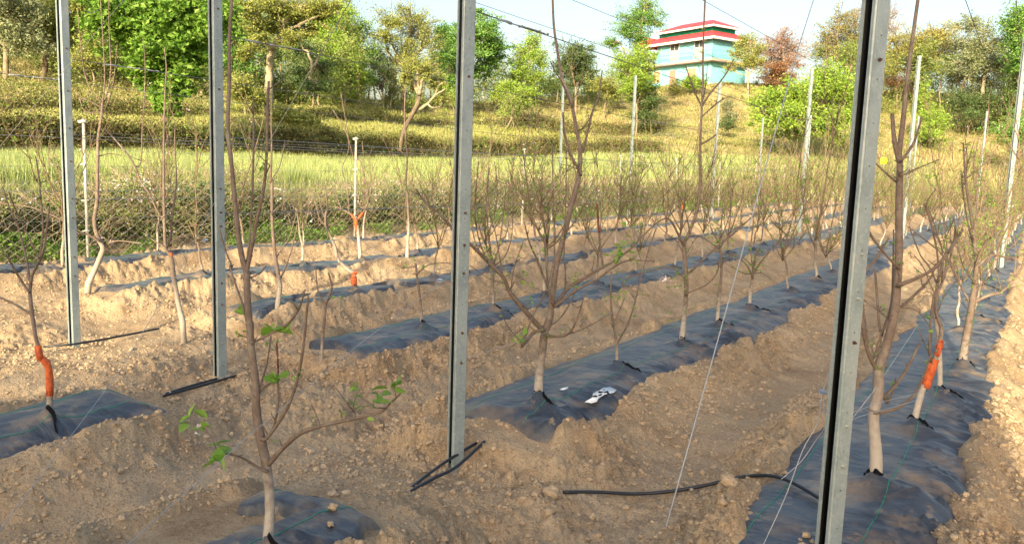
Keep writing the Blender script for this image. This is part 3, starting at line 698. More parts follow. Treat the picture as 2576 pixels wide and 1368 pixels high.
H('tall apple tree with a very long leader and arched limbs third behind the middle post', (1715, 870), [
  (mp(z7, (1275, 1245), (1300, 1000), (1315, 800), (1305, 600), (1298, 470), (1340, 380), (1400, 200), (1420, 0))+mp(z3, (1420, 1100), (1430, 850), (1440, 600), (1442, 350), (1458, -40)), 14, 4, .1),
  (mp(z7, (1290, 475), (1240, 370), (1190, 290), (1130, 290), (1050, 350), (900, 500)), 8, 3, -.2),
  (mp(z7, (1325, 700), (1450, 580), (1550, 490), (1700, 370), (1850, 230)), 7, 3, .2),
  (mp(z7, (1315, 850), (1380, 820), (1480, 770), (1550, 680), (1560, 600)), 5, 3, -.2),
  (mp(z7, (1310, 740), (1200, 650), (1050, 670), (900, 720), (830, 760)), 5, 3, -.1),
  (mp(z3, (1430, 800), (1380, 700), (1340, 590), (1310, 500)), 5, 3, .1),
  (mp(z3, (1438, 790), (1500, 700), (1600, 580), (1672, 450)), 7, 3, -.1),
  (mp(z3, (1440, 875), (1510, 810), (1600, 740)), 5, 3, .1),
  (mp(z3, (1425, 1090), (1480, 1060), (1538, 1018)), 5, 4, .1),
  (mp(z3, (1445, 740), (1465, 600), (1475, 480)), 3, 2, .1),
  (mp(z7, (1300, 560), (1240, 450), (1150, 380), (1000, 230)), 4, 2, .2),
  (mp(z7, (1340, 380), (1300, 200), (1240, 80)), 4, 2, -.2),
  (mp(z7, (1400, 200), (1460, 100), (1500, 0)), 4, 2, .2)],
  leaves=[(*z7(1250, 690), 6, .04, .035), (*z7(900, 530), 9, .06, .04), (*z7(860, 510), 7, .05, .04), (*z7(1220, 790), 9, .05, .04), (*z7(1200, 980), 8, .06, .035)],
  bloss=[(*z7(1145, 718), 8, .016), (*z7(1205, 780), 3, .02)], seed=9, twigs=1.6)
H('apple tree with a tuft of green leaves at mid height fourth behind the middle post', (1807, 828), [
  (mp(z7, (1550, 1092), (1555, 950), (1572, 800), (1580, 640), (1570, 520), (1572, 400), (1590, 200)), 11, 3, 0),
  (mp(z7, (1575, 640), (1650, 560), (1750, 580), (1850, 680)), 5, 2, -.1),
  (mp(z7, (1572, 520), (1480, 450), (1400, 420), (1320, 540)), 5, 2, .1),
  (mp(z7, (1572, 500), (1640, 400), (1730, 330), (1850, 250)), 5, 2, .15),
  (mp(z7, (1570, 480), (1500, 350), (1480, 200)), 4, 2, -.1), (mp(z7, (1580, 420), (1640, 250), (1650, 60)), 4, 2, 0)],
  leaves=[(*z7(1560, 430), 30, .09, .045), (*z7(1570, 300), 14, .06, .04), (*z7(1500, 400), 8, .06, .04)], bloss=[(*z7(1548, 380), 6, .02)], seed=10, twigs=1.8)
H('thin forked apple sapling at the near end of the third row', (812, 890), [
  (mp(z6, (495, 1302), (510, 1100), (525, 935)), 9, 6, 0), (mp(z6, (525, 935), (480, 860), (460, 780), (450, 650)), 5, 3, .1),
  (mp(z6, (525, 935), (555, 860), (572, 800), (560, 740), (548, 690)), 6, 4, -.1)],
  leaves=[(*z6(610, 880), 6, .03, .035), (*z6(570, 780), 4, .03, .025)], seed=11, bark=m_bw2)
H('apple sapling with one long right-hand limb second in the third row', (1062, 833), [
  (mp(z6, (1250, 1112), (1245, 950), (1215, 720), (1205, 620)), 8, 5, 0), (mp(z6, (1215, 700), (1290, 635), (1400, 615), (1500, 622)), 4, 2, -.1), (mp(z6, (1210, 640), (1150, 650), (1080, 650)), 4, 2, .1)],
  leaves=[(*z6(1120, 630), 16, .06, .035), (*z6(1240, 650), 5, .03, .035)], bloss=[(*z6(1165, 650), 5, .03)], seed=12, bark=m_bw2)
H('bushy bare apple tree just right of the middle post third in the third row', (1241, 787), [
  (mp(z6, (1795, 982), (1785, 800), (1780, 670), (1765, 500), (1745, 300), (1740, 100), (1760, -100)), 9, 3, 0),
  (mp(z6, (1780, 660), (1830, 500), (1860, 300), (1890, 0)), 5, 2, .1), (mp(z6, (1775, 560), (1700, 400), (1660, 200), (1650, 0)), 5, 2, -.1),
  (mp(z6, (1790, 640), (1880, 560), (1930, 400), (1940, 100)), 5, 2, .1), (mp(z6, (1770, 600), (1680, 520), (1630, 350), (1620, 100)), 4, 2, .1),
  (mp(z6, (1750, 400), (1800, 250), (1820, 50), (1800, -150)), 4, 2, -.1), (mp(z6, (1840, 480), (1900, 350), (1880, 100)), 3, 2, 0)],
  leaves=[(*z6(1740, 540), 8, .06, .03), (*z6(1800, 560), 6, .05, .03)], seed=13, bark=m_bw2, twigs=2)
H('leaning whitewashed apple tree with tall whips second row from the fence near the left post', (222, 722), [
  (mp(z5, (655, 795), (710, 680), (760, 560), (775, 500), (735, 420), (712, 300), (732, 150), (735, 0))+mp(z1, (738, 1200), (740, 1050), (765, 880), (772, 780)), 15, 6, 0),
  (mp(z1, (770, 780), (700, 700), (640, 560), (610, 350), (585, 80)), 4, 2, -.1), (mp(z1, (775, 780), (790, 600), (780, 350), (755, -40)), 5, 2, .1),
  (mp(z1, (790, 760), (835, 550), (825, 250), (818, -40)), 5, 2, .2), (mp(z1, (780, 860), (850, 650), (885, 340)), 4, 2, -.2),
  (mp(z5, (780, 490), (880, 450), (1000, 460), (1080, 472)), 6, 3, .1), (mp(z5, (745, 450), (660, 400), (590, 390), (480, 300), (250, 200), (0, 165)), 6, 3, -.3),
  (mp(z1, (745, 1180), (830, 1160), (950, 1180)), 4, 2, .1), (mp(z1, (640, 840), (590, 700)), 3, 2, 0), (mp(z1, (760, 810), (690, 770), (620, 745)), 3, 2, .2)],
  seed=14, bark=m_bw3)
H('curved whitewashed apple tree between the two left posts', (463, 817), [
  (mp(z5, (1385, 1080), (1350, 940), (1310, 720), (1290, 570), (1250, 500), (1240, 300), (1235, 0))+mp(z1, (1235, 1100), (1245, 700), (1255, 520), (1240, 360)), 14, 2, 0),
  (mp(z5, (1270, 490), (1330, 430), (1430, 415)), 6, 3, .1), (mp(z5, (1290, 480), (1290, 380), (1310, 180), (1330, 0))+mp(z1, (1320, 1150), (1320, 950)), 7, 3, .1),
  (mp(z5, (1250, 500), (1150, 440), (1100, 400)), 5, 3, -.1), (mp(z5, (1200, 250), (1130, 100), (1060, 0))+mp(z1, (1000, 1220), (900, 1090), (790, 970)), 6, 4, .1), (mp(z5, (1245, 350), (1210, 250), (1180, 200)), 5, 4, .1),
  (mp(z1, (1060, 1230), (1075, 950), (1090, 700), (1095, 500), (1080, 290)), 4, 2, .1), (mp(z1, (1235, 1120), (1290, 1020), (1320, 960)), 3, 2, .1)],
  paste=[(mp(z5, (1297, 565), (1290, 552), (1288, 540)), 9)], bloss=[(*z1(1085, 1250), 6, .04)], seed=15, bark=m_bw3)
H('upright whitewashed apple tree behind the front tree third row from the fence', (697, 777), [
  (mp(z6, (160, 962), (180, 800), (172, 730), (145, 560), (122, 300), (120, 0))+mp(z2, (110, 1368), (118, 1100), (115, 900), (118, 700)), 13, 3, 0),
  (mp(z6, (175, 745), (130, 700), (100, 660)), 5, 4, .1), (mp(z6, (180, 745), (240, 600), (290, 430), (310, 330)), 5, 3, .1),
  (mp(z6, (150, 580), (200, 500), (260, 400), (340, 100)), 4, 2, .1), (mp(z6, (130, 230), (230, 140), (330, 70)), 3, 2, -.1), (mp(z2, (110, 1368), (180, 1250), (220, 1060)), 3, 2, .1)],
  bloss=[(*z6(160, 60), 8, .05), (*z6(160, 120), 6, .05)], seed=16, bark=m_bw)
H('strongly leaning apple tree with an orange-pasted foot third row from the fence', (893, 742), [
  (mp(z6, (745, 852), (738, 760), (735, 700), (700, 670), (620, 590), (590, 480), (530, 340), (525, 250), (540, 200), (520, 50)), 13, 4, 0),
  (mp(z6, (528, 335), (480, 280), (440, 120)), 6, 3, .1), (mp(z6, (530, 300), (480, 150), (510, 20)), 4, 2, .1), (mp(z6, (560, 330), (640, 290), (700, 280)), 3, 2, -.1)],
  paste=[(mp(z6, (742, 790), (738, 740), (735, 690)), 15), (mp(z6, (738, 705), (750, 690), (762, 682)), 8)], seed=17, bark=m_bw3)
H('small gnarled whitewashed apple tree left of the orange-forked one by the fence', (761, 670), [
  (mp(z6, (350, 640), (352, 500), (330, 400), (320, 300), (300, 200)), 7, 3, 0), (mp(z6, (330, 400), (380, 300), (400, 200)), 3, 2, .1)], seed=18, bark=m_bw3, twigs=1.6)
H('apple tree with a bright orange Y-shaped fork in front of the fence', (905, 656), [
  (mp(z6, (790, 602), (772, 400), (765, 330), (755, 290), (720, 250), (600, 190)), 10, 3, 0), (mp(z6, (757, 295), (780, 270), (805, 240), (840, 170), (850, 120)), 6, 3, .1),
  (mp(z6, (840, 170), (870, 60), (900, -60)), 3, 2, 0), (mp(z6, (640, 200), (600, 100), (560, 0)), 3, 2, .1), (mp(z6, (840, 180), (830, 60), (790, -150))+mp(z2, (740, 1200), (680, 1000), (580, 830)), 3, 2, .1),
  (mp(z6, (700, 230), (690, 60), (650, -100))+mp(z2, (700, 1100), (640, 700)), 3, 2, .1)],
  paste=[(mp(z6, (762, 375), (755, 330), (752, 295)), 11), (mp(z6, (755, 300), (740, 280), (722, 252)), 7), (mp(z6, (757, 300), (780, 270), (805, 240)), 7)], seed=19, bark=m_bw3)
H('straight pale apple tree fourth in the second row from the fence', (1023, 650), [
  (mp(z6, (1140, 578), (1145, 450), (1152, 330), (1140, 100), (1130, 0))+mp(z2, (1140, 1200), (1120, 900), (1128, 650)), 9, 2.5, 0),
  (mp(z6, (1150, 350), (1080, 260), (1000, 240)), 3, 2, .1), (mp(z6, (1150, 300), (1220, 230), (1280, 150)), 3, 2, .1), (mp(z2, (1140, 1180), (1060, 1120), (1030, 1120)), 2.5, 2, 0)], seed=20, bark=m_bw3)
H('apple tree with a spray of fresh leaves fifth behind the middle post', (1885, 783), [
  (mp(z7, (1790, 985), (1798, 850), (1812, 740), (1822, 640), (1850, 520)), 10, 5, 0),
  (mp(z7, (1815, 720), (1760, 620), (1650, 560), (1500, 520)), 5, 2, -.1), (mp(z7, (1818, 690), (1900, 580), (1990, 480), (2100, 380)), 6, 2, .1), (mp(z7, (1815, 650), (1800, 500), (1820, 300), (1800, 80)), 5, 2, .1),
  (mp(z7, (1820, 640), (1880, 450), (1900, 250)), 4, 2, -.1), (mp(z7, (1816, 700), (1880, 690), (1960, 740)), 4, 2, -.1), (mp(z7, (1816, 700), (1740, 690), (1650, 640)), 4, 2, .1)],
  leaves=[(*z7(1790, 620), 20, .10, .04), (*z7(1860, 640), 16, .09, .04), (*z7(1720, 570), 10, .08, .04), (*z7(1880, 700), 8, .06, .04)], bloss=[(*z7(1840, 560), 5, .04)], seed=21, twigs=2)

# templates for all the other trees
def template(seed):
    g = np.random.default_rng(seed); t, b, l, f = MB(), MB(), MB(), MB()
    h = g.uniform(.45, .75); lean = g.normal(size=2)*.08
    P = [np.array([0, 0, -.06])]
    for i in range(1, 6): P.append(np.array([lean[0]*i/5+g.normal()*.012, lean[1]*i/5+g.normal()*.012, h*i/5]))
    r0 = g.uniform(.016, .026); t.tube(spl(P, 10), np.linspace(r0, r0*.75, 10), 7)
    top = P[-1]; tips = []
    def limb(p, d, L, r, lev):
        n = 6; Q = [p]; dd = d/np.linalg.norm(d)
        for i in range(n):
            dd = dd+g.normal(size=3)*.10; dd[2] += .10 if lev < 2 else .13; dd /= np.linalg.norm(dd); Q.append(Q[-1]+dd*L/n)
        Q = np.array(Q); b.tube(Q, np.linspace(r, max(.0025, r*.4), n+1), 5 if lev < 2 else 4); tips.append(Q)
        if lev < 2:
            for _ in range(g.integers(3, 6) if lev == 0 else g.integers(1, 4)):
                j = g.integers(1, n); s = g.normal(size=3); s[2] = abs(s[2])+.7; limb(Q[j], s, L*g.uniform(.35, .8), r*.55, lev+1)
        for _ in range(int(L*7)):
            j = g.integers(1, n+1); s = g.normal(size=3); s[2] = abs(s[2])+.3; s /= np.linalg.norm(s); e = Q[j]+s*g.uniform(.02, .07)
            b.tube(np.array([Q[j], e]), [.003, .0022], 3, False)
            if g.random() < .6: leafcluster(l, e, 5, .033, .018, g)
    a0 = g.uniform(0, 6.28); style = seed % 4; k = int(g.integers(*[(4, 6), (2, 4), (3, 5), (5, 7)][style]))
    LM_, SM_ = [(1.0, 1.), (.8, .8), (1.25, .6), (.75, 1.7)][style]
    for i in range(k):
        a = a0+i*6.28/k+g.normal()*.3; sp = g.uniform(.3, 1.1)
        limb(top-np.array([0, 0, g.uniform(0, .2)*h]), np.array([math.cos(a)*sp, math.sin(a)*sp, 1])*np.array([SM_, SM_, 1]), g.uniform(.6, 1.4)*LM_, r0*.5, 0)
    limb(top, np.array([g.normal()*.1, g.normal()*.1, 1]), g.uniform(.9, 2.2)*(1.15 if style in (1, 2) else .75), r0*.7, 0)
    tips_ = np.array([q[-1] for q in tips])
    for q in tips_[g.random(len(tips_)) < .06]: leafcluster(f, q-np.array([0, 0, .1]), 5, .03, .02, g)
    root = empty('apple_tree', (0, 0, 0), category='apple tree', group='young apple trees in the rows')
    t.build('trunk', [m_bw3, m_bw, m_bw2][seed % 3], root, local=True); b.build('branches', m_twig, root, local=True)
    l.build('leaves', m_leaf, root, local=True, smooth=False)
    if f.v: f.build('blossoms', m_bloss, root, local=True, smooth=False)
    if seed == 10:
        m_ = MB(); z = h*g.uniform(.2, .6); m_.tube(spl(P, 10)[4:8], r0*1.15, 7); m_.build('orange_wound_paste', m_orange, root, local=True)
    return root
temps = [template(s) for s in range(16)]
def copytree(src, loc, rz, sc):
    r = src.copy(); COL.objects.link(r); r.location = loc; r.rotation_euler = (0, 0, rz); r.scale = (sc, sc, sc)
    for ch in list(src.children):
        if 'orange' in ch.name and random.random() < .7: continue
        c = ch.copy(); COL.objects.link(c); c.parent = r
    return r
HX = np.array(heroes); used = [0]
tears = {k: [] for k in ROWS}
for hx in heroes:
    k = min(ROWS, key=lambda q: abs(ROWS[q]-hx[0])); tears[k].append((hx[0], hx[1]))
def fillrow(k, y0, y1, step, tx=0):
    y = y0; i = sum(1 for t in tears[k] if t[1] > START[k]-.2)
    g = np.random.default_rng(int(abs(ROWS[k])*100))
    while y < y1:
        Y = y+g.normal()*.08; X = float(cxr(k, np.array([Y]))[0])+tx+g.normal()*.05
        if np.min(np.hypot(HX[:, 0]-X, HX[:, 1]-Y)) > .75:
            s = int(g.integers(0, 16)); src = temps[s]
            z = float(mound(np.array([X]), np.array([Y]))[0])
            if used[0] < 16: src = temps[used[0]]
            sc = g.uniform(.7, 1.25)
            if used[0] < 16: o = src; o.location = (X, Y, z); o.rotation_euler = (0, 0, g.uniform(0, 6.28)); o.scale = (sc,)*3
            else: o = copytree(src, (X, Y, z), g.uniform(0, 6.28), sc)
            used[0] += 1
            o['label'] = 'bare young apple tree, '+ordn(i)+' from the near end '+ROWNAME[k]; i += 1
            tears[k].append((X, Y))
        y += step
fillrow('A', 9.0, ENDY-.5, 1.5, .1); fillrow('B', 11.0, ENDY-.5, 1.5); fillrow('C', 9.4, ENDY-1, 1.5)
fillrow('D', 8.4, ENDY-1, 1.5); fillrow('E', 7.6, ENDY-1, 1.6)
fillrow('F', 3.4, ENDY-1, 1.7)

fabric('A', START['A'], ENDY, 'long black fabric strip running under the right-hand row', tears['A'])
fabric('B', START['B'], ENDY, 'black fabric strip starting beyond the loop of hose and bearing the white scraps', tears['B'])
fabric('C', START['C'], ENDY, 'black fabric strip third from the right, starting beside the thin forked sapling', tears['C'])
fabric('D', START['D'], ENDY, 'black fabric strip third from the fence under the curved pale trunk', tears['D'], .22)
fabric('E', START['E'], ENDY, 'black fabric strip second from the fence beside the left post', tears['E'], .22)
fabric('F', START['F'], ENDY, 'black fabric strip along the foot of the chain-link fence', tears['F'], .2)
fabric('B', 1.2, NEAREND['B']+.05, 'half-buried black fabric in front of the posts under the front tree', [t for t in tears['B'] if t[1] < 4], .42)
fabric('C', 0.2, NEAREND['C']+.05, 'black fabric piece at the left edge around the orange-painted trunk', [t for t in tears['C'] if t[1] < 4])

# ------------------------------------------------------------------ posts
def lipchan(w, lip, t):                                     # outline of a lipped channel, open towards -x
    o = [(-w/2, -w/2+lip), (-w/2, -w/2), (w/2, -w/2), (w/2, w/2), (-w/2, w/2), (-w/2, w/2-lip)]
    i = [(-w/2+t, w/2-lip), (-w/2+t, w/2-t), (w/2-t, w/2-t), (w/2-t, -w/2+t), (-w/2+t, -w/2+t), (-w/2+t, -w/2+lip)]
    return o+i
def near_post(label, B, rz, bolts, Hh=5.6, w=.083, zincs=()):
    root = empty('steel_post', B, label=label, category='post', group='tall galvanised net posts')
    R = rotz(rz); lip = .019; t = .003; b = MB()
    hz = np.arange(.16, Hh-.05, .185)
    def plate(p0, p1, holes):                               # a vertical sheet from p0 to p1 with a column of real holes
        p0 = np.array([*p0, 0.]); p1 = np.array([*p1, 0.]); L = np.linalg.norm(p1-p0); u = (p1-p0)/L
        if not holes:
            nn = 12; zs = np.linspace(-.3, Hh, nn); V = []
            for z in zs: V += [p0+[0, 0, z], p1+[0, 0, z]]
            b.add(V, q=[[2*i, 2*i+1, 2*i+3, 2*i+2] for i in range(nn-1)]); return
        c = (p0+p1)/2; lo = -.3
        for z in hz:
            a, e = z-.02, z+.02
            b.add([p0+[0, 0, lo], p1+[0, 0, lo], p1+[0, 0, a], p0+[0, 0, a]], q=[[0, 1, 2, 3]])
            O = []; I = []
            for q in range(8):
                th = q*math.pi/4; cc, ss = math.cos(th), math.sin(th)
                I.append(c+u*cc*.0036+[0, 0, z+ss*.0045])
                m_ = max(abs(cc), abs(ss)); O.append(c+u*(cc/m_)*L/2+[0, 0, z+ss/m_*.02])
            V = O+I; b.add(V, q=[[i, (i+1) % 8, 8+(i+1) % 8, 8+i] for i in range(8)])
            lo = e
        b.add([p0+[0, 0, lo], p1+[0, 0, lo], p1+[0, 0, Hh], p0+[0, 0, Hh]], q=[[0, 1, 2, 3]])
    k = w/2; r = .006
    pts = [(-k, -k+lip), (-k, -k+r), (-k+r, -k), (k-r, -k), (k, -k+r), (k, k-r), (k-r, k), (-k+r, k), (-k, k-r), (-k, k-lip)]
    for a, c in zip(pts, pts[1:]): plate(a, c, abs(a[0]-c[0]) > .03)
    # returns folded inwards at the lips
    plate((-k, -k+lip), (-k+.004, -k+lip), False); plate((-k, k-lip), (-k+.004, k-lip), False)
    b.v = [v @ R.T for v in b.v]
    o = b.build('channel', m_galv, root, local=True, smooth=False)
    sm = o.modifiers.new('sol', 'SOLIDIFY'); sm.thickness = .0028; sm.offset = 1
    ib = MB(); ib.box((k-.006, 0, Hh/2), (.003, w-.014, Hh)); ib.box((-.003, k-.0075, Hh/2), (w-.024, .002, Hh)); ib.box((-.003, -k+.0075, Hh/2), (w-.024, .002, Hh)); ib.v = [v @ R.T for v in ib.v]  # liner plates added inside the channel so the slot looks shaded
    ib.build('slot_shade_liner', m_slot_shade, root, local=True)
    for z in bolts:
        m_ = MB(); a = np.arange(6)*math.pi/3
        for (y0, y1, rr) in ((k+.002, k+.010, .0085), (k+.010, k+.018, .0055)):
            ring = lambda y: np.stack([.0+rr*np.cos(a), np.full(6, -y), z+rr*np.sin(a)], -1)
            m_.add(np.vstack([ring(y0), ring(y1), [[0, -y1-.001, z]]]), q=[[i, (i+1) % 6, 6+(i+1) % 6, 6+i] for i in range(6)], t=[[6+i, 6+(i+1) % 6, 12] for i in range(6)])
        m_.v = [v @ R.T for v in m_.v]
        m_.build('bolt', m_boltz if z in zincs else m_bolt, root, local=True, smooth=False)
    return root
POSTB = {}
for k, bp, off in (('D', (188, 862), 59), ('C', (554, 962), 59), ('B', (1145, 1167), 59), ('A', (2078, 1440), 43)):
    B = atz(*bp, .06) if k != 'A' else atz(2080, 1400, .27); POSTB[k] = B
    v = math.atan2(-B[1], -B[0])                            # direction towards the camera
    # face with the slot seen on the left at 'off' degrees, plain punched face on the right
    slot_dir = v-math.radians(off)
    rz = slot_dir-math.pi                                   # slot faces -x in post space
    def zat(px, py):
        d = depth(B); return atd(px, py, d)[2]-B[2]
    bl = {'D': [(182, 135), (183, 235), (186, 325), (187, 405), (188, 497), (190, 545), (192, 642), (194, 690)][:8],
          'C': [(545, 45), (548, 233), (552, 472), (553, 530), (554, 564), (556, 706), (556, 760)],
          'B': [(1180, 208), (1172, 530), (1170, 608), (1168, 677), (1163, 825), (1161, 901)],
          'A': [(2208, 177), (2168, 628), (2160, 735), (2142, 842), (2126, 1050), (2118, 1152)]}[k]
    zs = [zat(*q) for q in bl]
    nm = {'D': 'sunlit galvanised post farthest left, in front of the leaning white tree', 'C': 'galvanised post second from left beside the front tree', 'B': 'galvanised post in the middle standing inside a loop of black hose', 'A': 'tall leaning galvanised post at the right with wire loops tied to it'}[k]
    near_post(nm, B, rz, zs, zincs=zs[1:3]+zs[4:] if k == 'A' else ())
def far_post(label, top, Hh, X=None, w=.08, z0=.05):
    """a far post found from its top pixel and known height"""
    P = atz(*top, z0+Hh); root = empty('steel_post', (P[0], P[1], z0), label=label, category='post', group='tall galvanised net posts')
    b = MB(); g = lipchan(w, .024, .004); n = len(g); V = [(x, y, z) for z in (-.2, Hh) for x, y in g]
    a = math.atan2(-P[1], -P[0])-math.radians(59)-math.pi
    b.add(np.array(V) @ rotz(a).T, q=[[i, (i+1) % n, n+(i+1) % n, n+i] for i in range(n)]); b.build('channel', m_galv, root, local=True, smooth=False)
    for z in (1.2, 2.2, 3.2, 4.2):
        m_ = MB(); m_.box((0, -w/2-.006, z), (.016, .012, .016)); m_.v = [v @ rotz(a).T for v in m_.v]; m_.build('bolt', m_bolt, root, local=True)
    return P
FP = {}
FP['D'] = far_post('tall pale post rising in front of the tall ivy-clad tree left of the house', (1599, 191), 5.4)
FP['C'] = far_post('tall pale post standing beside a shorter one against the bright green bush', (2043, 172), 5.4)
FP['B'] = far_post('tall sunlit post just right of the big leaning post', (2313, 141), 5.4)
FP['E'] = far_post('grey post straight in front of the slope left of the forked leader', (1417, 217), 5.4)
far_post('tall pale post below the right corner of the house', (1811, 206), 5.4)
far_post('shorter post close behind the one against the bright green bush', (2040, 290), 5.4)
far_post('shorter white post just right of the tall sunlit one', (2311, 293), 5.4)
far_post('lone slim post beside the dark thicket at the right', (2483, 280), 5.4)
far_post('slim post standing before the golden slope right of the house', (1920, 297), 5.4)
FP['A'] = far_post('post cut by the right edge of the view', (2590, 20), 5.4)

b = MB(); g = np.random.default_rng(3)
for k in POSTB:
    for _ in range(46):
        a = g.uniform(0, 6.28); d = g.uniform(.05, .2); x, y = POSTB[k][0]+d*math.cos(a), POSTB[k][1]+d*math.sin(a); q = g.uniform(.006, .03)*(1.2-d*3)
        rock(b, (x, y, max(float(soilz(np.array([x]), np.array([y]))[0]), float(mound(np.array([x]), np.array([y]))[0]) if k == 'A' else -1)+q*.3), (q, q*.9, q*.75), int(g.integers(1, 999)), 1)
b.build('post_clods', m_clod, smooth=False, kind='stuff', label='small clods heaped around the feet of the near posts', category='soil clods')
# ------------------------------------------------------------------ trellis wires, turnbuckles, guys, strings
def wire(name, label, P, r, m=m_wire, sag=0, cat='wire', n=2, group=None, k=4):
    P = np.asarray(P, float)
    if len(P) == 2 and sag:
        t = np.linspace(0, 1, 16)[:, None]; P = P[0]*(1-t)+P[1]*t; P[:, 2] -= sag*4*(t*(1-t))[:, 0]
    b = MB(); b.tube(P, r, k, False); o = b.build(name, m, label=label, category=cat)
    if group: o['group'] = group
    return o
WL = {'A': [(2208, 177)], 'B': [(1180, 208)], 'C': [(548, 233)], 'D': [(183, 235)]}
RN = {'A': 'right-hand row', 'B': 'row of the middle post', 'C': 'row of the second post', 'D': 'row of the leftmost post', 'E': 'second row from the fence', 'F': 'row beside the fence'}
for k in 'ABCDE':
    x = POSTB[k][0] if k in POSTB else ROWS['E']; y = POSTB[k][1] if k in POSTB else 4.5
    zt = {'A': 3.62, 'B': 3.0, 'C': 3.05, 'D': 2.95, 'E': 2.9}[k]
    wire('trellis_wire', 'upper trellis wire of the '+RN[k]+' running away from its turnbuckle', [[x, y+.05, zt], [ROWS[k], ENDY, zt-.2]], .0035, m_cable, sag=.25, group='trellis wires')
    for h, nm in ((1.55, 'lower'), (2.2, 'middle')):
        if k in 'CDE': wire('trellis_wire', nm+' trellis wire of the '+RN[k], [[x, y+.05, h], [ROWS[k], ENDY, h]], .0032, sag=.08, group='trellis wires')
    wire('net_cable', 'overhead net cable along the '+RN[k], [[x, y, 5.5], [ROWS[k], ENDY, 5.4]], .0062, m_cable, sag=.25, group='overhead net cables')
    # turnbuckle on the upper wire
    L = {'A': .45, 'B': .75, 'C': .7, 'D': .8, 'E': .8}[k]
    root = empty('turnbuckle', (x, y+L, zt-.01), label='galvanised turnbuckle tensioning the upper wire of the '+RN[k], category='turnbuckle', group='turnbuckles')
    b = MB()
    for s in (-1, 1): b.tube([[s*.012, -.12, 0], [s*.012, .12, 0]], .0045, 6)
    for yy in (-.12, .12): b.tube([[-.016, yy, 0], [.016, yy, 0]], .009, 6)
    b.build('body', m_rope, root, local=True)
    b = MB(); th = np.linspace(-1.2, 3.9, 10); b.tube(np.vstack([[[0, .12, 0], [0, .2, 0]], np.stack([.018*np.cos(th)-.0, .225+.018*np.sin(th), 0*th], -1)[::-1]]), .005, 6); b.build('hook', m_rope, root, local=True)
    b = MB(); b.tube([[0, -.24, 0], [0, -.12, 0]], .005, 6); b.tube([[.0, -.4, 0], [0, -.3, .004], [0, -.24, 0]], [.006, .009, .011], 6); b.build('eye_bolt', m_rope, root, local=True)
for k in 'CDEF':
    pass
wire('guy_wire', 'taut pale guy wire crossing the picture between the house and the curved hose', [atd(2056, -30, 6.), atd(2012, 110, 5.8), atz(1655, 1400, .02)], .0038, m_rope, cat='guy wire', k=6)
wire('guy_wire', 'grey guy wire crossing the pale-trunked tree at upper middle', [atd(895, -20, 9), atz(560, 560, .1)], .006, m_wire, cat='guy wire')
wire('guy_wire', 'thin guy wire crossing the leftmost post at upper left', [atd(320, -10, 7), atd(-20, 392, 8.)], .0028, m_wire, cat='guy wire')
wire('guy_wire', 'thin string passing low over the fabric at the lower left', [atd(-10, 1345, 2.6), atd(300, 935, 4.2), atd(440, 700, 5.4), atd(560, 470, 7)], .0016, m_rope, cat='string')
wire('guy_wire', 'thin string sloping from the front tree up to the middle post', [atd(318, 1372, 2.6), atd(620, 1100, 3.3), atd(900, 868, 4.3), atd(1140, 688, 5.2)], .0018, m_rope, cat='string')
wire('guy_wire', 'fine string leaving the middle post low towards the upright sapling', [atd(1160, 905, 5.25), atd(1330, 850, 5.6), atd(1560, 780, 6.4)], .0013, m_rope, cat='string')
wire('guy_wire', 'long pale string crossing low from the big post over the right-hand row', [atd(2165, 632, 4.1), atd(2300, 580, 6), atd(2450, 535, 12)], .0022, m_rope, cat='string')
wire('guy_wire', 'pale string slanting over the fabric right of the big post', [atz(2060, 1160, .3), atd(2200, 980, 4.6), atd(2310, 815, 5.5)], .0022, m_rope, cat='string')
# string with the round washer left of the big post
P0 = atd(2122, 838, 3.95); P1 = atd(2070, 985, 3.9)
wire('hanging_string', 'double string hanging from the big post through the round washer down to the soil', np.vstack([spl([P0, P1, atd(2058, 1060, 3.9), atd(2020, 1130, 3.9), atd(1975, 1250, 3.9), atd(1915, 1380, 3.9)], 24)]), .0024, m_rope, cat='string')
wire('hanging_string', 'looped string end left of the big post below the round washer', spl([P1, atd(2074, 1030, 3.88), atd(2076, 1070, 3.88), atd(2050, 1110, 3.9), atd(2015, 1160, 3.9), atd(1965, 1205, 3.92)], 24), .0018, m_rope, cat='string')
wire('hanging_string', 'thin wire bent inside the slot of the big post', spl([atd(2122, 990, 3.92), atd(2110, 1060, 3.9), atd(2106, 1160, 3.9)], 10), .0015, m_rope, cat='string')
wire('hanging_string', 'loose wire loop curling right from the big post to the trunk', spl([atd(2135, 1040, 4.0), atd(2220, 1010, 4.3), atd(2280, 996, 4.5), atd(2322, 985, 4.6), atd(2318, 1000, 4.6), atd(2260, 1020, 4.4), atd(2170, 1045, 4.1), atd(2128, 1062, 4.)], 30), .0017, m_rope, cat='string')
for lab, c in (('round grey washer threaded on the string beside the big post', P1), ('round grey disc on the string left of the middle post', atd(1106, 705, 5.1)), ('small white disc on the string left of the second post', atd(516, 604, 6.2))):
    b = MB(); n = 20; th = np.arange(n)*2*math.pi/n; u = rt; w_ = up*.45+fw*.9; w_ = w_/np.linalg.norm(w_); nn = np.cross(u, w_); R_ = .0195
    ring = lambda r_, o: np.array([u*math.cos(a)*r_+w_*math.sin(a)*r_+nn*o for a in th])
    b.add(np.vstack([ring(R_, .004), ring(R_, -.004), [nn*.005], [-nn*.005]]), q=[[i, (i+1) % n, n+(i+1) % n, n+i] for i in range(n)], t=[[i, (i+1) % n, 2*n] for i in range(n)]+[[n+(i+1) % n, n+i, 2*n+1] for i in range(n)])
    o = b.build('washer', m_rope, label=lab, category='washer'); o.location = c

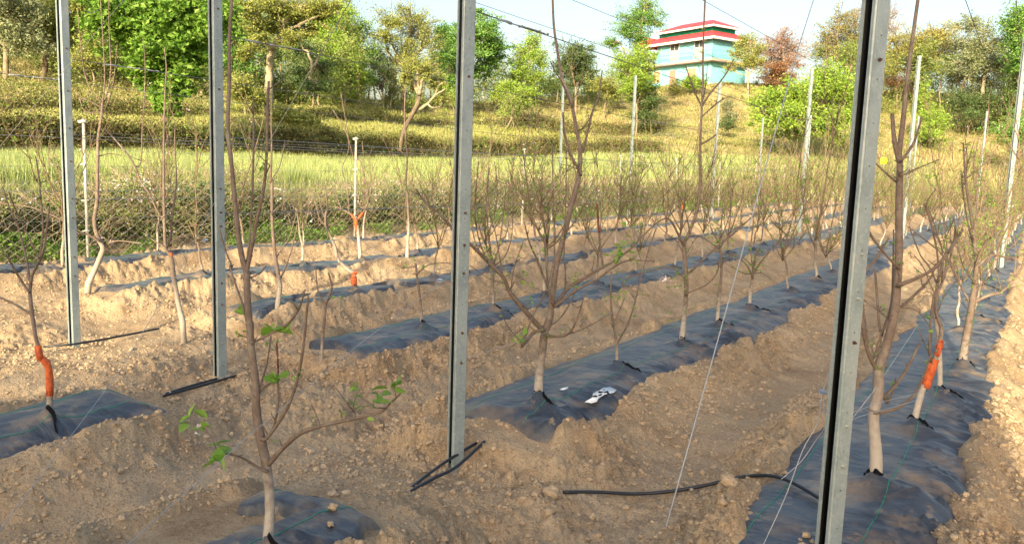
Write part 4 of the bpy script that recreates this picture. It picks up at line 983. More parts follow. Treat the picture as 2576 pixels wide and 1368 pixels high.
# ------------------------------------------------------------------ hoses
def hose(label, P, r, n=40):
    P = np.array(P); P[:, 2] = np.maximum(P[:, 2], [float(mound(p[:1], p[1:2])[0])+.035 for p in P])
    b = MB(); b.tube(spl(P, n), r, 10); return b.build('irrigation_hose', m_pipe, label=label, category='hose', group='black irrigation hoses')
hose('black hose curving from the big clod to the foot of the right-hand post', [atz(1416, 1243, .06), atz(1500, 1244, .05), atz(1620, 1245, .05), atz(1750, 1252, .05), atz(1860, 1270, .05), atz(1950, 1305, .05), atz(2050, 1370, .06), atz(2100, 1420, .06)], .0105)
hose('front half of the hose loop at the foot of the middle post', [atz(1032, 1236, .11), atz(1090, 1203, .12), atz(1150, 1172, .13), atz(1218, 1130, .13)], .0105)
hose('rear half of the hose loop at the foot of the middle post', [atz(1034, 1230, .10), atz(1080, 1190, .12), atz(1130, 1155, .13), atz(1202, 1128, .13)], .010)
hose('front one of two hoses lying at the foot of the second post', [atz(412, 1003, .1), atz(460, 990, .1), atz(530, 970, .1), atz(600, 948, .1), atz(640, 938, .1)], .011)
hose('rear one of two hoses lying at the foot of the second post', [atz(418, 997, .1), atz(470, 980, .1), atz(530, 962, .1), atz(545, 958, .1)], .010)
hose('thin black tube lying on the soil at the foot of the leftmost post', [atz(110, 872, .08), atz(180, 866, .1), atz(250, 855, .1), atz(320, 842, .1), atz(400, 826, .12)], .011)  # dark line on the ground, drawn as a black tube

# ------------------------------------------------------------------ scraps on the fabric, yellow trap
def scrap(label, pts, z):
    W = np.array([atz(x, y, z) for x, y in pts]); c = W.mean(0); n = len(W); b = MB()
    W = np.array([np.array([w[0], w[1], float(fabz('B', w[:1], w[1:2])[0])+.05]) for w in W]); c = W.mean(0); c[2] += .008
    V = np.vstack([W, W-[0, 0, .003], [c], [c-[0, 0, .003]]])
    b.add(V, t=[[i, (i+1) % n, 2*n] for i in range(n)]+[[n+(i+1) % n, n+i, 2*n+1] for i in range(n)], q=[[i, n+i, n+(i+1) % n, (i+1) % n] for i in range(n)])
    o = b.build('plastic_scrap', m_white, label=label, category='plastic scrap')
    if n > 8:
        for i_, (fx, fy) in enumerate(((.35, .1), (-.1, .35), (.05, -.3), (-.45, -.1))):
            p = MB(); c2 = c+(W[i_*3 % n]-c)*.35+[0, 0, .003]; g = np.random.default_rng(i_); a = np.arange(7)*.9
            rr = .012+.014*g.random(7); p.add(np.vstack([c2+np.stack([rr*np.cos(a), 1.5*rr*np.sin(a), 0*a], -1), [c2+[0, 0, .001]]]), t=[[k_, (k_+1) % 7, 7] for k_ in range(7)]); p.build('black_print', m_slit, o, local=True)
scrap('torn white plastic scrap with black marks on the fabric of the middle bed', mp(zb3, (550, 318), (600, 290), (612, 262), (660, 240), (690, 222), (740, 212), (790, 222), (765, 240), (700, 258), (655, 285), (640, 305), (600, 318)), .3)
scrap('small white scrap beside the torn one on the middle bed', mp(zb3, (358, 250), (390, 236), (425, 230), (418, 242), (385, 252)), .3)
b = MB(); c = atd(2223, 405, 22); b.box((0, 0, 0), (.17, .01, .15)); b.tube([[0, 0, .07], [0, 0, .3]], .002, 4)
o = b.build('sticky_trap', mat('yellow_card', (.85, .72, .02), .5, .4), label='square yellow sticky card hanging in the branches right of the big post', category='sticky trap'); o.location = c; o.rotation_euler = (0, 0, YAW)

# ------------------------------------------------------------------ fence
def fence():
    m_conc = mat('white_painted_post', (.44, .44, .41), .7, .3, noise=[(8, (.32, .31, .28), .45, .7)], bump=[(40, .3, .004)])
    m_mesh = mat('fence_mesh', (.55, .52, .44), .5, .5, .4)
    root = empty('chain_link_fence', (FENCE_X, 30, .05), label='chain-link fence with diamond mesh along the hedge at the left', category='fence')
    b = MB(); g = .115; zt = 1.45; y0, y1 = 1., 38.
    # two families of diagonals, bent where they hook into each other
    dy, dz = .115, .085; kk = int(zt/dz)
    for sg in (1, -1):
        for i in range(-kk, int((y1-y0)/dy), 2):
            j = np.arange(kk+1); yy = y0+(i+(j if sg > 0 else kk-j))*dy; zz = .06+j*dz
            sel = (yy >= y0) & (yy <= y1)
            if sel.sum() < 2: continue
            P = np.stack([FENCE_X+.014*(j % 2)+0*yy, yy+.006*np.sin(yy*5+zz*9), zz+.02*np.sin(yy*1.3)], -1)[sel]
            b.tube(P, .0026, 3, False)
    b.build('mesh', m_mesh, root, local=False)
    for z in (.1, .8, zt+.03, 1.75, 2.05, 2.35):
        w = MB(); yy = np.linspace(0, ENDY, 60); w.tube(np.stack([0*yy+FENCE_X, yy, z+.02*np.sin(yy*.9)], -1), .003, 3, False); w.build('line_wire', m_wire, root, local=False)
    lab = ['beside the leaning white tree', 'behind the orange-forked tree', 'left of the middle post', 'right of the middle post', 'beside the grey net post', 'sixth along', 'seventh along', 'eighth along', 'farthest']
    ys = [8.2, 15.1, 23.1, 30.5, 36.6, 43, 49.5, 56, 61]
    for i, y in enumerate(ys):
        o = empty('fence_post', (FENCE_X-.03, y, .05), label='white painted fence post '+lab[i]+(' in the chain-link fence' if i > 4 else ''), category='fence post', group='white fence posts')
        p = MB(); lean = .03*math.sin(i*2.1); p.tube([[0, 0, -.2], [lean*.3, 0, 1], [lean, 0, 2.55]], [.03, .028, .026], 8); p.build('shaft', m_conc, o, local=True)
        for z in (.55, 1.1, 1.75, 2.5):
            p = MB(); p.tube([[lean*z/2.6-.05, -.06, z], [lean*z/2.6+.05, .02, z+.01]], .018 if z < 2.4 else .032, 6); p.build('wire_tie', m_conc, o, local=True)
fence()

# ------------------------------------------------------------------ hedge behind the fence
def hedge():
    cols = [(.18, .27, .05), (.28, .37, .08), (.40, .46, .14), (.26, .25, .10), (.50, .46, .24)]
    ml = mat('hedge_leaf', cols[0], .6, .3, island=cols, trans=.25)
    md = mat('hedge_leaf_shade_dark', cols[0], .6, .3, island=[(.025, .055, .01), (.04, .09, .015), (.07, .15, .03)], trans=.2)  # darker copy for inner leaves, shade of the hedge gaps painted in
    mt = mat('bramble_twig', (.30, .23, .14), .8, .2, island=[(.30, .23, .14), (.48, .39, .26), (.26, .18, .12)])
    root = empty('hedge', (FENCE_X-1.3, 30, .1), label='long bramble hedge with white blossom behind the chain-link fence', category='hedge')
    def pts(n, lo, hi, y0=0, y1=ENDY, w=1.2):
        y = y0+(y1-y0)*rng.random(n)**1.25; top = 1.35+.28*vn(y*.5, y*0, 301)+.14*vn(y*2, y*0, 302)+.12
        u = rng.random(n); x = FENCE_X-.25-w*u
        cl = vn(y*2.2, x*2.2, 303)+.6*vn(y*5, x*5+u*9, 304)
        z = lo+(top*hi-lo)*rng.random(n)**.8
        lump = vn(y*1.6+9, z*2.6, 305)+.5*vn(y*4, z*6, 306)
        return np.stack([x-.35*z*.3, y, z], -1), lump
    P, c = pts(170000, .1, 1.0); P = P[c > .06]; b = MB(); b.leaves(P, .05); b.build('leaves', ml, root, smooth=False)
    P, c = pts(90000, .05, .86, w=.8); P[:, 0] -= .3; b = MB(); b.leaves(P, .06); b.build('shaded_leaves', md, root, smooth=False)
    P, c = pts(9000, .2, 1.02); P = P[(vn(P[:, 1]*.8, P[:, 2]*1.2, 310) > .15)]; b = MB(); P = np.repeat(P, 3, 0)+rng.normal(size=(len(P)*3, 3))*.03; b.leaves(P, .045, asp=.9); b.build('white_blossoms', m_bloss, root, smooth=False)
    n = 42000; y = ENDY*rng.random(n)**1.3; x = FENCE_X-.08-.45*rng.random(n); hh = .30+.28*vn(y*.9, y*0, 321)+.12*vn(y*3.1, y*0, 322); z = .06+np.clip(hh, .03, 1)*rng.random(n)
    k = vn(y*1.1, y*0, 323)+.3*vn(y*5, z*5, 324) > -.2; b = MB(); b.leaves(np.stack([x, y, z], -1)[k], .06, up=.9)
    b.build('green_weeds', mat('weed_leaf', (.14, .30, .04), .55, .35, island=[(.12, .26, .03), (.20, .38, .05), (.28, .44, .08), (.09, .20, .03)], trans=.3), root, smooth=False)
    P, c = pts(9500, .1, 1.0); b = MB()
    for p in P:
        d = rng.normal(size=3); d[2] = abs(d[2])+.25; d /= np.linalg.norm(d); L = rng.uniform(.2, .75)
        e = p+d*L; m_ = (p+e)/2+rng.normal(size=3)*.06; b.tube([p, m_, e+[0, 0, -.1*L]], [.006, .005, .003], 3, False)
    b.build('bramble_twigs', mt, root)
hedge()

# ------------------------------------------------------------------ wheat, grass, scrub
def blades(n, ycols, rfun, hgt, wid, keepf=None, bend=.25):
    X = rng.uniform(*ycols, n); az = np.interp(X, np.linspace(-200, 2800, 31), [azof(x) for x in np.linspace(-200, 2800, 31)])
    u = rng.random(n); r = rfun(az, u); x = r*np.sin(az); y = r*np.cos(az)
    k = np.ones(n, bool) if keepf is None else keepf(x, y, az, r); x, y, r = x[k], y[k], r[k]; n = len(x)
    z = ground(x, y); h = hgt*rng.uniform(.6, 1.2, n)*(1+.25*vn(x*.4, y*.4, 401)); w = wid*rng.uniform(.7, 1.3, n)
    th = rng.uniform(0, 6.28, n); bx = rng.normal(size=n)*bend*h; by = rng.normal(size=n)*bend*h
    c, s = np.cos(th)*w*.5, np.sin(th)*w*.5
    V = np.stack([np.stack([x-c, y-s, z-.03], -1), np.stack([x+c, y+s, z-.03], -1), np.stack([x+bx*.35+c*.8, y+by*.35+s*.8, z+h*.6], -1), np.stack([x+bx*.35-c*.8, y+by*.35-s*.8, z+h*.6], -1), np.stack([x+bx, y+by, z+h], -1)], 1)
    i = np.arange(n)[:, None]*5
    return V.reshape(-1, 3), i+np.array([[0, 1, 2, 3]]), i+np.array([[3, 2, 4]])
def rs_(az, i): return farz(az, np.ones_like(az))[1][i]
def zone(i, j, a=0, b=0): return lambda az, u: (rs_(az, i)+a)+((rs_(az, j)+b)-(rs_(az, i)+a))*u
def grass(name, label, cat, parts, cols, trans=.3):
    m = mat(name, cols[0], .6, .3, island=cols, trans=trans); b = MB()
    for a in parts: v, q, t = blades(**a); b.add(v, q=q, t=t)
    b.build(name, m, smooth=False, kind='stuff', label=label, category=cat)
grass('wheat', 'green wheat standing in the field behind the hedge', 'wheat', [
    dict(n=150000, ycols=(-150, 1300), rfun=lambda az, u: (rs_(az, 1)+.6)+(rs_(az, 3)-.2-rs_(az, 1)-.6)*u**1.6, hgt=.64, wid=.019, bend=.15),
    dict(n=90000, ycols=(1200, 2350), rfun=lambda az, u: (rs_(az, 1)+.6)+(rs_(az, 3)-rs_(az, 1)-.6)*u**1.3, hgt=.55, wid=.035, bend=.15)],
    [(.26, .33, .09), (.36, .43, .13), (.48, .52, .19), (.14, .24, .10), (.54, .54, .26), (.10, .17, .06)], .3)
pat = lambda sd, th, sc=.12: (lambda x, y, az, r: vn(x*sc, y*sc, sd)+.5*vn(x*sc*4, y*sc*4, sd+1)+.25*rng.normal(size=len(x)) > th)
grass('terrace_grass', 'fresh green grass on the terraces of the slope', 'grass', [
    dict(n=60000, ycols=(-150, 1250), rfun=zone(4, 5, -.3, .3), hgt=.55, wid=.05),
    dict(n=30000, ycols=(1200, 2100), rfun=zone(4, 5, -.3, .3), hgt=.4, wid=.06, keepf=pat(411, 0)),
    dict(n=16000, ycols=(550, 1250), rfun=zone(6, 7, -.3, -2), hgt=.4, wid=.06, keepf=pat(413, 0)),
    dict(n=60000, ycols=(-150, 2700), rfun=zone(6, 8), hgt=.3, wid=.06, bend=.6, keepf=pat(415, .1))],
    [(.36, .38, .11), (.48, .46, .16), (.26, .32, .09), (.58, .52, .24)])
grass('dry_grass', 'golden dry grass and weeds on the hillside', 'dry grass', [
    dict(n=70000, ycols=(-150, 1300), rfun=zone(6, 8, -1, 4), hgt=.32, wid=.06, bend=.6, keepf=pat(421, .05)),
    dict(n=110000, ycols=(1250, 2750), rfun=zone(4, 8, 0, 3), hgt=.28, wid=.06, bend=.6, keepf=pat(423, -.1)),
    
    dict(n=14000, ycols=(-150, 1900), rfun=lambda az, u: rs_(az, 1)+(.2+u*1.2), hgt=.45, wid=.025),
    dict(n=24000, ycols=(1900, 2750), rfun=zone(1, 4), hgt=.45, wid=.05)],
    [(.43, .36, .17), (.54, .45, .24), (.33, .28, .12), (.29, .31, .10), (.60, .51, .30)])
def scrub():
    m = mat('scrub', (.08, .08, .03), .7, .2, island=[(.12, .15, .035), (.22, .26, .07), (.30, .28, .10), (.10, .14, .03), (.38, .38, .15)], trans=.15)
    b = MB(); n = 1500; k = 46
    for (i, j, cols, nn, hh) in ((3, 4, (-150, 2200), 700, .6), (5, 6, (-150, 1700), 450, .7), (6, 8, (-150, 1200), 420, .9), (4, 8, (1250, 2700), 500, .55), (6, 7, (-100, 330), 200, .7)):
        X = rng.uniform(*cols, nn); az = np.array([azof(x) for x in X]); r = zone(i, j, -.1, .4)(az, rng.random(nn)); x = r*np.sin(az); y = r*np.cos(az); z = ground(x, y)
        sz = hh*np.exp(rng.normal(-.15, .5, nn))
        C = np.repeat(np.stack([x, y, z], -1), k, 0); S = np.repeat(sz, k)[:, None]
        g = rng.normal(size=(nn*k, 3))*np.array([.5, .5, .35]); g[:, 2] = abs(g[:, 2]); b.leaves(C+g*S, .14)
    for (i, j, cols, nn) in ((5, 8, (-150, 1200), 120), (4, 8, (1250, 2700), 110), (4, 5, (-150, 2000), 30)):
        X = rng.uniform(*cols, nn); az = np.array([azof(x) for x in X]); r = zone(i, j, 0, 0)(az, rng.random(nn)); x = r*np.sin(az); y = r*np.cos(az); z = ground(x, y); k2 = 170
        sz = np.exp(rng.normal(-.35, .4, nn)); C = np.repeat(np.stack([x, y, z], -1), k2, 0); S = np.repeat(sz, k2)[:, None]; g = rng.normal(size=(nn*k2, 3))*np.array([.55, .55, .6]); g[:, 2] = abs(g[:, 2])
        b.leaves(C+g*S, .15)
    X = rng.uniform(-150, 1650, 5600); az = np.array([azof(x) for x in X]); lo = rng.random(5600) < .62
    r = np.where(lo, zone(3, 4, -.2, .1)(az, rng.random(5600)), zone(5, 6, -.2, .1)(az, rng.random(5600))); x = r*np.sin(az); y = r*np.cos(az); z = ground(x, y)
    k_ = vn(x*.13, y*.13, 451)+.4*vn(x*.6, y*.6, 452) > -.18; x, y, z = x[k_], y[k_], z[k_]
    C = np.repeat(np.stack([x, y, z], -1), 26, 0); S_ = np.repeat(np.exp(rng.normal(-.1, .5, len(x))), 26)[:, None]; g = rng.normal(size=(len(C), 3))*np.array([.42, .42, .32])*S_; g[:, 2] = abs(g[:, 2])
    d_ = MB(); d_.leaves(C+g, .13); d_.build('bank_scrub_shade_dark', mat('bank_scrub_shade_dark', (.05, .05, .02), .8, .1, island=[(.04, .04, .014), (.07, .065, .025), (.13, .095, .045), (.05, .075, .02), (.20, .17, .07)], trans=.05), smooth=False, kind='stuff', label='brambles on the steep terrace banks, coloured dark for the shade there', category='brambles')  # bramble leaves; cast shade on the banks is put into their dark colours
    b.build('scrub', m, smooth=False, kind='stuff', label='low dark scrub and dead weeds on the terrace banks', category='scrub')
scrub()

# ------------------------------------------------------------------ background trees
LM = {}
def lm(n, cols, tr=.3): LM[n] = mat('foliage_'+n, cols[0], .55, .35, island=cols, trans=tr)
lm('bright', [(.08, .19, .02), (.14, .28, .03), (.20, .36, .05), (.30, .44, .09)], .35)
lm('lime', [(.159, .293, .030), (.244, .390, .049), (.342, .488, .073), (.415, .537, .122)], .35)
lm('olive', [(.159, .207, .037), (.244, .293, .061), (.354, .378, .098), (.439, .427, .146)])
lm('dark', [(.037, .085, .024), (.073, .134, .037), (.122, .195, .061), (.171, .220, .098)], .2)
lm('grey', [(.171, .207, .098), (.268, .305, .159), (.366, .390, .220), (.122, .171, .073)])
lm('mid', [(.073, .195, .037), (.122, .281, .049), (.195, .366, .073), (.256, .403, .098)], .3)
lm('red', [(.28, .11, .06), (.34, .17, .09), (.22, .12, .06), (.34, .26, .15)])
lm('pink', [(.38, .23, .20), (.44, .30, .27), (.30, .17, .14), (.40, .34, .26)])
lm('autumn', [(.30, .26, .10), (.26, .30, .11), (.36, .27, .13), (.22, .26, .10)])
lm('gold', [(.40, .34, .09), (.32, .34, .10), (.46, .36, .12), (.26, .30, .09)])
m_btp = mat('pale_bark', (.36, .31, .21), .85, .2, noise=[(2, (.20, .17, .11), .42, .62), (9, (.50, .45, .33), .5, .7)], bump=[(8, .9, .08)])
m_btd = mat('dark_bark', (.13, .10, .07), .9, .2, noise=[(3, (.20, .16, .11), .4, .65)], bump=[(8, .7, .05)])
m_btm = mat('tan_bark', (.30, .24, .16), .9, .2, noise=[(3, (.20, .16, .11), .4, .65)], bump=[(8, .7, .05)])
NT = [0]
def bg(name, label, xb, r, blobs, lf, bark=m_btm, tw=.2, ls=.2, nl=6000, trunks=None, seed=None, cat='tree', group='trees on the hillside', dens=1., limbbark=None):
    """blobs: crown masses (x, y, rx, ry) in pixels at distance r"""
    NT[0] += 1; g = np.random.default_rng(seed or NT[0]*13+5)
    B = pos(xb, r); root = empty(name, B, label=label, category=cat, group=group)
    s = r*1.0/F*math.hypot(1, 0)/math.cos(azof(xb)+YAW) if abs(azof(xb)+YAW) < 1 else r/F
    cen = np.array([atr(x, y, r+g.normal()*.02*r) for x, y, _, _ in blobs]); rad = np.array([[rx*s, rx*s, ry*s] for _, _, rx, ry in blobs])*1.12
    t = MB(); area = rad[:, 0]*rad[:, 2]; area = area/area.sum()
    low = cen[:, 2].min(); mean = (cen*area[:, None]).sum(0)
    if trunks is None:
        fork = B+(mean-B)*.5; fork[2] = B[2]+(mean[2]-B[2])*.55
        P = spl([B-[0, 0, .3], B+(fork-B)*.4+g.normal(size=3)*.15, fork], 9); t.tube(P, np.linspace(tw, tw*.7, 9), 8)
        src = [P]; srcr = tw*.7
    else:
        src = []
        for i_, (pts, w0, w1) in enumerate(trunks):
            P = spl([atr(x, y, r+g.normal()*.004*r) for x, y in pts], len(pts)*5); n_ = len(P)
            P[1:-1] += g.normal(size=(n_-2, 3))*.05*w0*s
            t.tube(P, np.linspace(w0*s/2, w1*s/2, n_)*(1+.18*vn(np.arange(n_)*.9, np.zeros(n_)+i_, NT[0])), 9, mi=0 if (i_ == 0 or limbbark is None) else 1); src.append(P)
        srcr = tw*.6
    allsrc = np.vstack([p[len(p)//3:] for p in src])
    LP = []; LN = []
    for c, R, a in zip(cen, rad, area):
        k = allsrc[np.argmin(np.linalg.norm(allsrc-c, axis=1))]
        m_ = (k+c)/2+g.normal(size=3)*.12*np.linalg.norm(c-k); P = spl([k, m_, c], 7); t.tube(P, np.linspace(srcr*.7, srcr*.3, 7), 6)
        nb = max(12, int(85*math.sqrt(a)*dens)); cnt = int(nl*1.7*a/nb)+1
        for _ in range(nb):
            d = g.normal(size=3); d /= np.linalg.norm(d); e = c+d*R*(g.uniform(.35, 1.0) if g.random() < .8 else g.uniform(1.0, 1.45))
            st = P[g.integers(3, 7)]; mm = (st+e)/2+[0, 0, -.06*np.linalg.norm(e-st)]
            Q = spl([st, mm, e], 5); t.tube(Q, np.linspace(srcr*.25, .012*max(1, r/60), 5), 4, False)
            n = int(cnt*g.uniform(.4, 1.6)); u = g.random(n)**.6
            base = Q[2]+(Q[-1]-Q[2])*u[:, None]; sg = R*g.uniform(.10, .24)
            LP.append(base+g.normal(size=(n, 3))*sg*np.array([1, 1, .7])); LN.append(np.repeat(d[None]*.5, n, 0))
    LP = np.vstack(LP); LN = np.vstack(LN)
    l = MB(); l.leaves(LP-B, ls, nrm=LN, rg=g); t.v = [v-B for v in t.v]
    t.build('trunk', [bark, limbbark or bark], root, local=True); l.build('crown', LM[lf], root, local=True, smooth=False)
    return root
def hz(x): return 415+.0334*(x-1288)
# left slope
bg('evergreen_tree', 'greyish evergreen tree at the top left corner', 20, 74, [(20, 40, 50, 45), (60, 95, 40, 40), (-20, 0, 50, 50), (30, 0, 45, 30), (10, 110, 30, 28)], 'grey', m_btm, .25, .22, 9000)
bg('broadleaf_tree', 'olive green tree behind the leftmost post', 110, 78, [(120, 25, 50, 40), (160, 70, 40, 40), (90, 0, 45, 30), (200, 30, 35, 40), (70, 60, 30, 30)], 'olive', m_btd, .25, .22, 9000)
bg('bush', 'dull bush on the slope right of the leftmost post', 235, 70, [(235, 120, 45, 35), (215, 150, 35, 20)], 'olive', m_btm, .08, .17, 3000, cat='bush')
bg('climber_covered_tree', 'tall tree smothered in big bright green leaves between the two left posts', 418, 47, [(300, 20, 75, 45), (400, 30, 75, 50), (480, 20, 60, 50), (330, 80, 60, 40), (430, 110, 70, 50), (490, 90, 45, 40), (360, 140, 45, 35), (440, 170, 52, 40), (500, 150, 30, 40), (395, 205, 45, 32), (445, 225, 34, 30), (420, 262, 26, 24), (350, 180, 35, 26), (260, 60, 45, 35), (545, 40, 40, 50)], 'bright', m_btd, .22, .30, 15000, dens=1.3, trunks=[([(418, 310), (420, 250), (430, 160), (420, 60)], 16, 8), ([(430, 160), (350, 80), (300, 20)], 9, 4), ([(428, 120), (490, 60), (530, 20)], 8, 4)])
bg('broadleaf_tree', 'dark green tree between the climber-covered tree and the pale-trunked tree', 570, 72, [(560, 30, 45, 50), (600, 90, 40, 45), (540, 110, 35, 50), (590, 160, 40, 35), (560, 200, 35, 25)], 'mid', m_btd, .25, .22, 9000)
bg('pale_trunk_tree', 'large tree with a thick pale lichen-covered forked trunk behind the front tree', 676, 62, [(620, 20, 40, 30), (690, 10, 50, 28), (760, 15, 45, 30), (790, 45, 35, 25), (640, 60, 30, 25), (740, 55, 35, 25), (700, 45, 30, 22), (820, 20, 35, 22), (640, 105, 30, 24), (735, 95, 32, 24), (610, 130, 24, 22), (680, 70, 34, 20), (770, 80, 28, 22)], 'olive', m_btp, .35, .17, 13000,
   trunks=[([(676, 285), (677, 200), (680, 150), (684, 118)], 19, 16), ([(684, 125), (665, 95), (650, 60), (640, 10)], 14, 7), ([(684, 122), (705, 90), (712, 60), (700, 15)], 13, 6), ([(705, 92), (740, 70), (790, 45), (830, 30)], 8, 4), ([(712, 60), (740, 30), (770, 5)], 7, 4), ([(655, 70), (630, 50), (600, 40)], 6, 3)])
bg('broadleaf_tree', 'round bright green tree left of the airy olive trees', 860, 80, [(850, 30, 45, 35), (890, 70, 42, 42), (830, 90, 40, 40), (870, 130, 42, 40), (820, 160, 30, 30), (900, 165, 28, 35), (855, 190, 30, 25), (800, 60, 30, 30)], 'lime', m_btm, .22, .2, 12000)
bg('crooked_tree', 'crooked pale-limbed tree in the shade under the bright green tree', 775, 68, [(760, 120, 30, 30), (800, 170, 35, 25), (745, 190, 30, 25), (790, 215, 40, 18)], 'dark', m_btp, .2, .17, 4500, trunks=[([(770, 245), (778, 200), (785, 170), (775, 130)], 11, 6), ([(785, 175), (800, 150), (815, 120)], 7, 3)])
for i, (x, top, lab) in enumerate(((905, 150, 'slim leafy sapling at the left end of the sapling line'), (940, 110, 'tall slim tree with sparse leaves against the sky'), (962, 130, 'slim sapling just right of the tall sparse one'), (985, 170, 'thin pale sapling in front of the sky gap'), (880, 190, 'short sapling under the bright green tree'))):
    bg('sapling', lab, x, 78+i*1.5, [(x, top+15, 18, 22), (x+6, top+50, 20, 20), (x-6, top+85, 16, 18)], ['lime', 'mid', 'dark', 'olive', 'lime'][i], m_btp if i % 2 else m_btm, .1, .16, 1700)
bg('airy_tree', 'airy olive tree standing behind the gnarled trunk', 1010, 82, [(990, 50, 45, 35), (1050, 60, 45, 40), (1030, 25, 40, 18), (1080, 90, 30, 35), (970, 90, 30, 30), (1030, 120, 35, 30), (1000, 150, 25, 25)], 'olive', m_btd, .2, .17, 8000)
bg('gnarled_tree', 'gnarled pollarded tree with pale knotty limbs and a dark leaning trunk', 1010, 58, [(1040, 165, 35, 28), (1075, 175, 30, 25), (1020, 190, 22, 20), (1100, 205, 26, 22), (1045, 215, 24, 18), (1115, 250, 20, 14)], 'olive', m_btd, .25, .13, 5200, limbbark=m_btp,
   trunks=[([(1008, 380), (1012, 340), (1030, 300), (1050, 262), (1055, 235)], 9, 12), ([(1055, 240), (1040, 205), (1030, 180), (1015, 165)], 12, 4), ([(1055, 238), (1062, 200), (1080, 175), (1095, 160)], 12, 4), ([(1056, 240), (1050, 200), (1052, 170)], 11, 4), ([(1040, 285), (1075, 262), (1095, 240), (1120, 225)], 8, 4), ([(1095, 240), (1105, 215), (1125, 205)], 6, 3), ([(1075, 262), (1090, 272), (1110, 268)], 6, 3)])
bg('layered_tree', 'rich green tree with layered crown behind the middle post', 1175, 86, [(1195, 35, 35, 22), (1215, 70, 45, 28), (1150, 90, 50, 30), (1110, 80, 25, 25), (1230, 110, 45, 30), (1165, 135, 50, 30), (1240, 150, 35, 25), (1120, 150, 30, 30), (1190, 180, 40, 25), (1130, 200, 25, 25)], 'mid', m_btd, .28, .24, 14000)
bg('slim_tree', 'slender yellow-green tree with a pale trunk right of the layered tree', 1340, 90, [(1340, 95, 22, 25), (1325, 130, 28, 25), (1355, 145, 25, 25), (1310, 165, 25, 25), (1345, 190, 32, 25), (1300, 200, 22, 22)], 'lime', m_btp, .12, .19, 6000)
bg('bush', 'leafy thicket at the foot of the slender yellow-green tree', 1285, 84, [(1285, 225, 35, 25), (1330, 235, 30, 20), (1255, 235, 25, 20)], 'lime', m_btm, .08, .18, 3500, cat='bush')
bg('dark_tree', 'dark olive round tree left of the grey net post', 1445, 94, [(1430, 130, 35, 28), (1470, 135, 32, 28), (1450, 170, 45, 28), (1415, 165, 25, 25), (1480, 180, 25, 25), (1450, 205, 32, 22)], 'dark', m_btm, .16, .2, 7500)
bg('bush', 'brownish bush between the dark olive tree and the ivy-clad tree', 1520, 92, [(1515, 215, 30, 20), (1540, 230, 25, 16)], 'olive', m_btm, .08, .18, 2200, cat='bush')
bg('ivy_clad_tree', 'tall tree clad in ivy just left of the house', 1602, 84, [(1625, 15, 38, 28), (1600, 50, 45, 28), (1640, 55, 30, 28), (1570, 80, 35, 22), (1610, 95, 35, 25), (1545, 110, 25, 18)], 'mid', m_btm, .22, .17, 7000, trunks=[([(1603, 285), (1605, 220), (1600, 150), (1608, 90), (1620, 30)], 15, 5), ([(1604, 200), (1580, 150), (1560, 110)], 6, 3)])
bg('ivy', 'bright yellow-green ivy mass wrapping the tall tree left of the house', 1600, 82, [(1590, 140, 38, 28), (1630, 150, 26, 26), (1575, 175, 35, 26), (1615, 190, 34, 26), (1595, 220, 36, 24), (1640, 210, 24, 22), (1600, 250, 26, 20)], 'lime', m_btm, .1, .19, 8000, cat='ivy')
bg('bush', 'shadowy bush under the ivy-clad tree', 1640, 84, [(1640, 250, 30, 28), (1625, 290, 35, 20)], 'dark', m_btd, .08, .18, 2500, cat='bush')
bg('bush', 'round green bush before the ground floor of the house', 1744, 104, [(1744, 206, 24, 15), (1730, 210, 14, 10)], 'lime', m_btm, .06, .22, 2200, cat='bush')
bg('broadleaf_tree', 'small green tree at the right-hand corner of the house', 1880, 103, [(1870, 105, 25, 22), (1900, 115, 28, 24), (1855, 130, 20, 20), (1880, 150, 26, 20), (1905, 160, 20, 20), (1835, 165, 16, 14)], 'olive', m_btp, .13, .2, 4500)
bg('flowering_tree', 'purple-pink leafed tree right of the house', 1965, 112, [(1965, 95, 40, 22), (1995, 120, 36, 28), (1935, 120, 36, 26), (1960, 150, 40, 25), (2000, 155, 25, 20)], 'pink', m_btm, .2, .19, 5500)
bg('red_tree', 'rusty red small tree before the purple-pink one', 1958, 106, [(1960, 170, 32, 18), (1945, 195, 26, 20), (1975, 200, 25, 18)], 'red', m_btm, .15, .2, 4500)
bg('green_thicket', 'large bright green bush on the slope left of the big leaning post', 2040, 76, [(1930, 250, 45, 30), (1990, 240, 45, 35), (2050, 220, 48, 35), (2100, 210, 45, 40), (2130, 260, 45, 40), (2060, 280, 55, 38), (1980, 290, 55, 35), (1920, 300, 38, 30), (2110, 310, 50, 35), (2000, 330, 45, 24), (2090, 180, 35, 22)], 'lime', m_btd, .2, .24, 17000, cat='bush')
bg('autumn_tree', 'tall brown and green tree behind the top of the big leaning post', 2120, 110, [(2110, 50, 34, 26), (2150, 60, 36, 30), (2085, 90, 34, 25), (2130, 105, 45, 30), (2180, 110, 35, 30), (2080, 130, 35, 28), (2120, 155, 45, 28), (2190, 160, 35, 30)], 'autumn', m_btm, .25, .2, 10000)
bg('blossom_tree', 'thin pink-leafed treetop showing either side of the big leaning post', 2210, 106, [(2180, 20, 40, 22), (2240, 30, 30, 22), (2215, 60, 30, 20), (2250, 70, 20, 16)], 'pink', m_btm, .12, .14, 1300)
bg('golden_tree', 'wide golden tree right of the big leaning post', 2320, 108, [(2250, 110, 45, 24), (2310, 100, 45, 28), (2370, 75, 34, 25), (2400, 115, 35, 25), (2350, 130, 50, 28), (2280, 145, 50, 25), (2240, 170, 40, 26), (2330, 165, 40, 20)], 'gold', m_btd, .25, .2, 12000)
bg('autumn_tree', 'reddish bush under the left side of the golden tree', 2250, 104, [(2245, 205, 30, 22), (2275, 215, 25, 18)], 'red', m_btm, .12, .18, 2000)
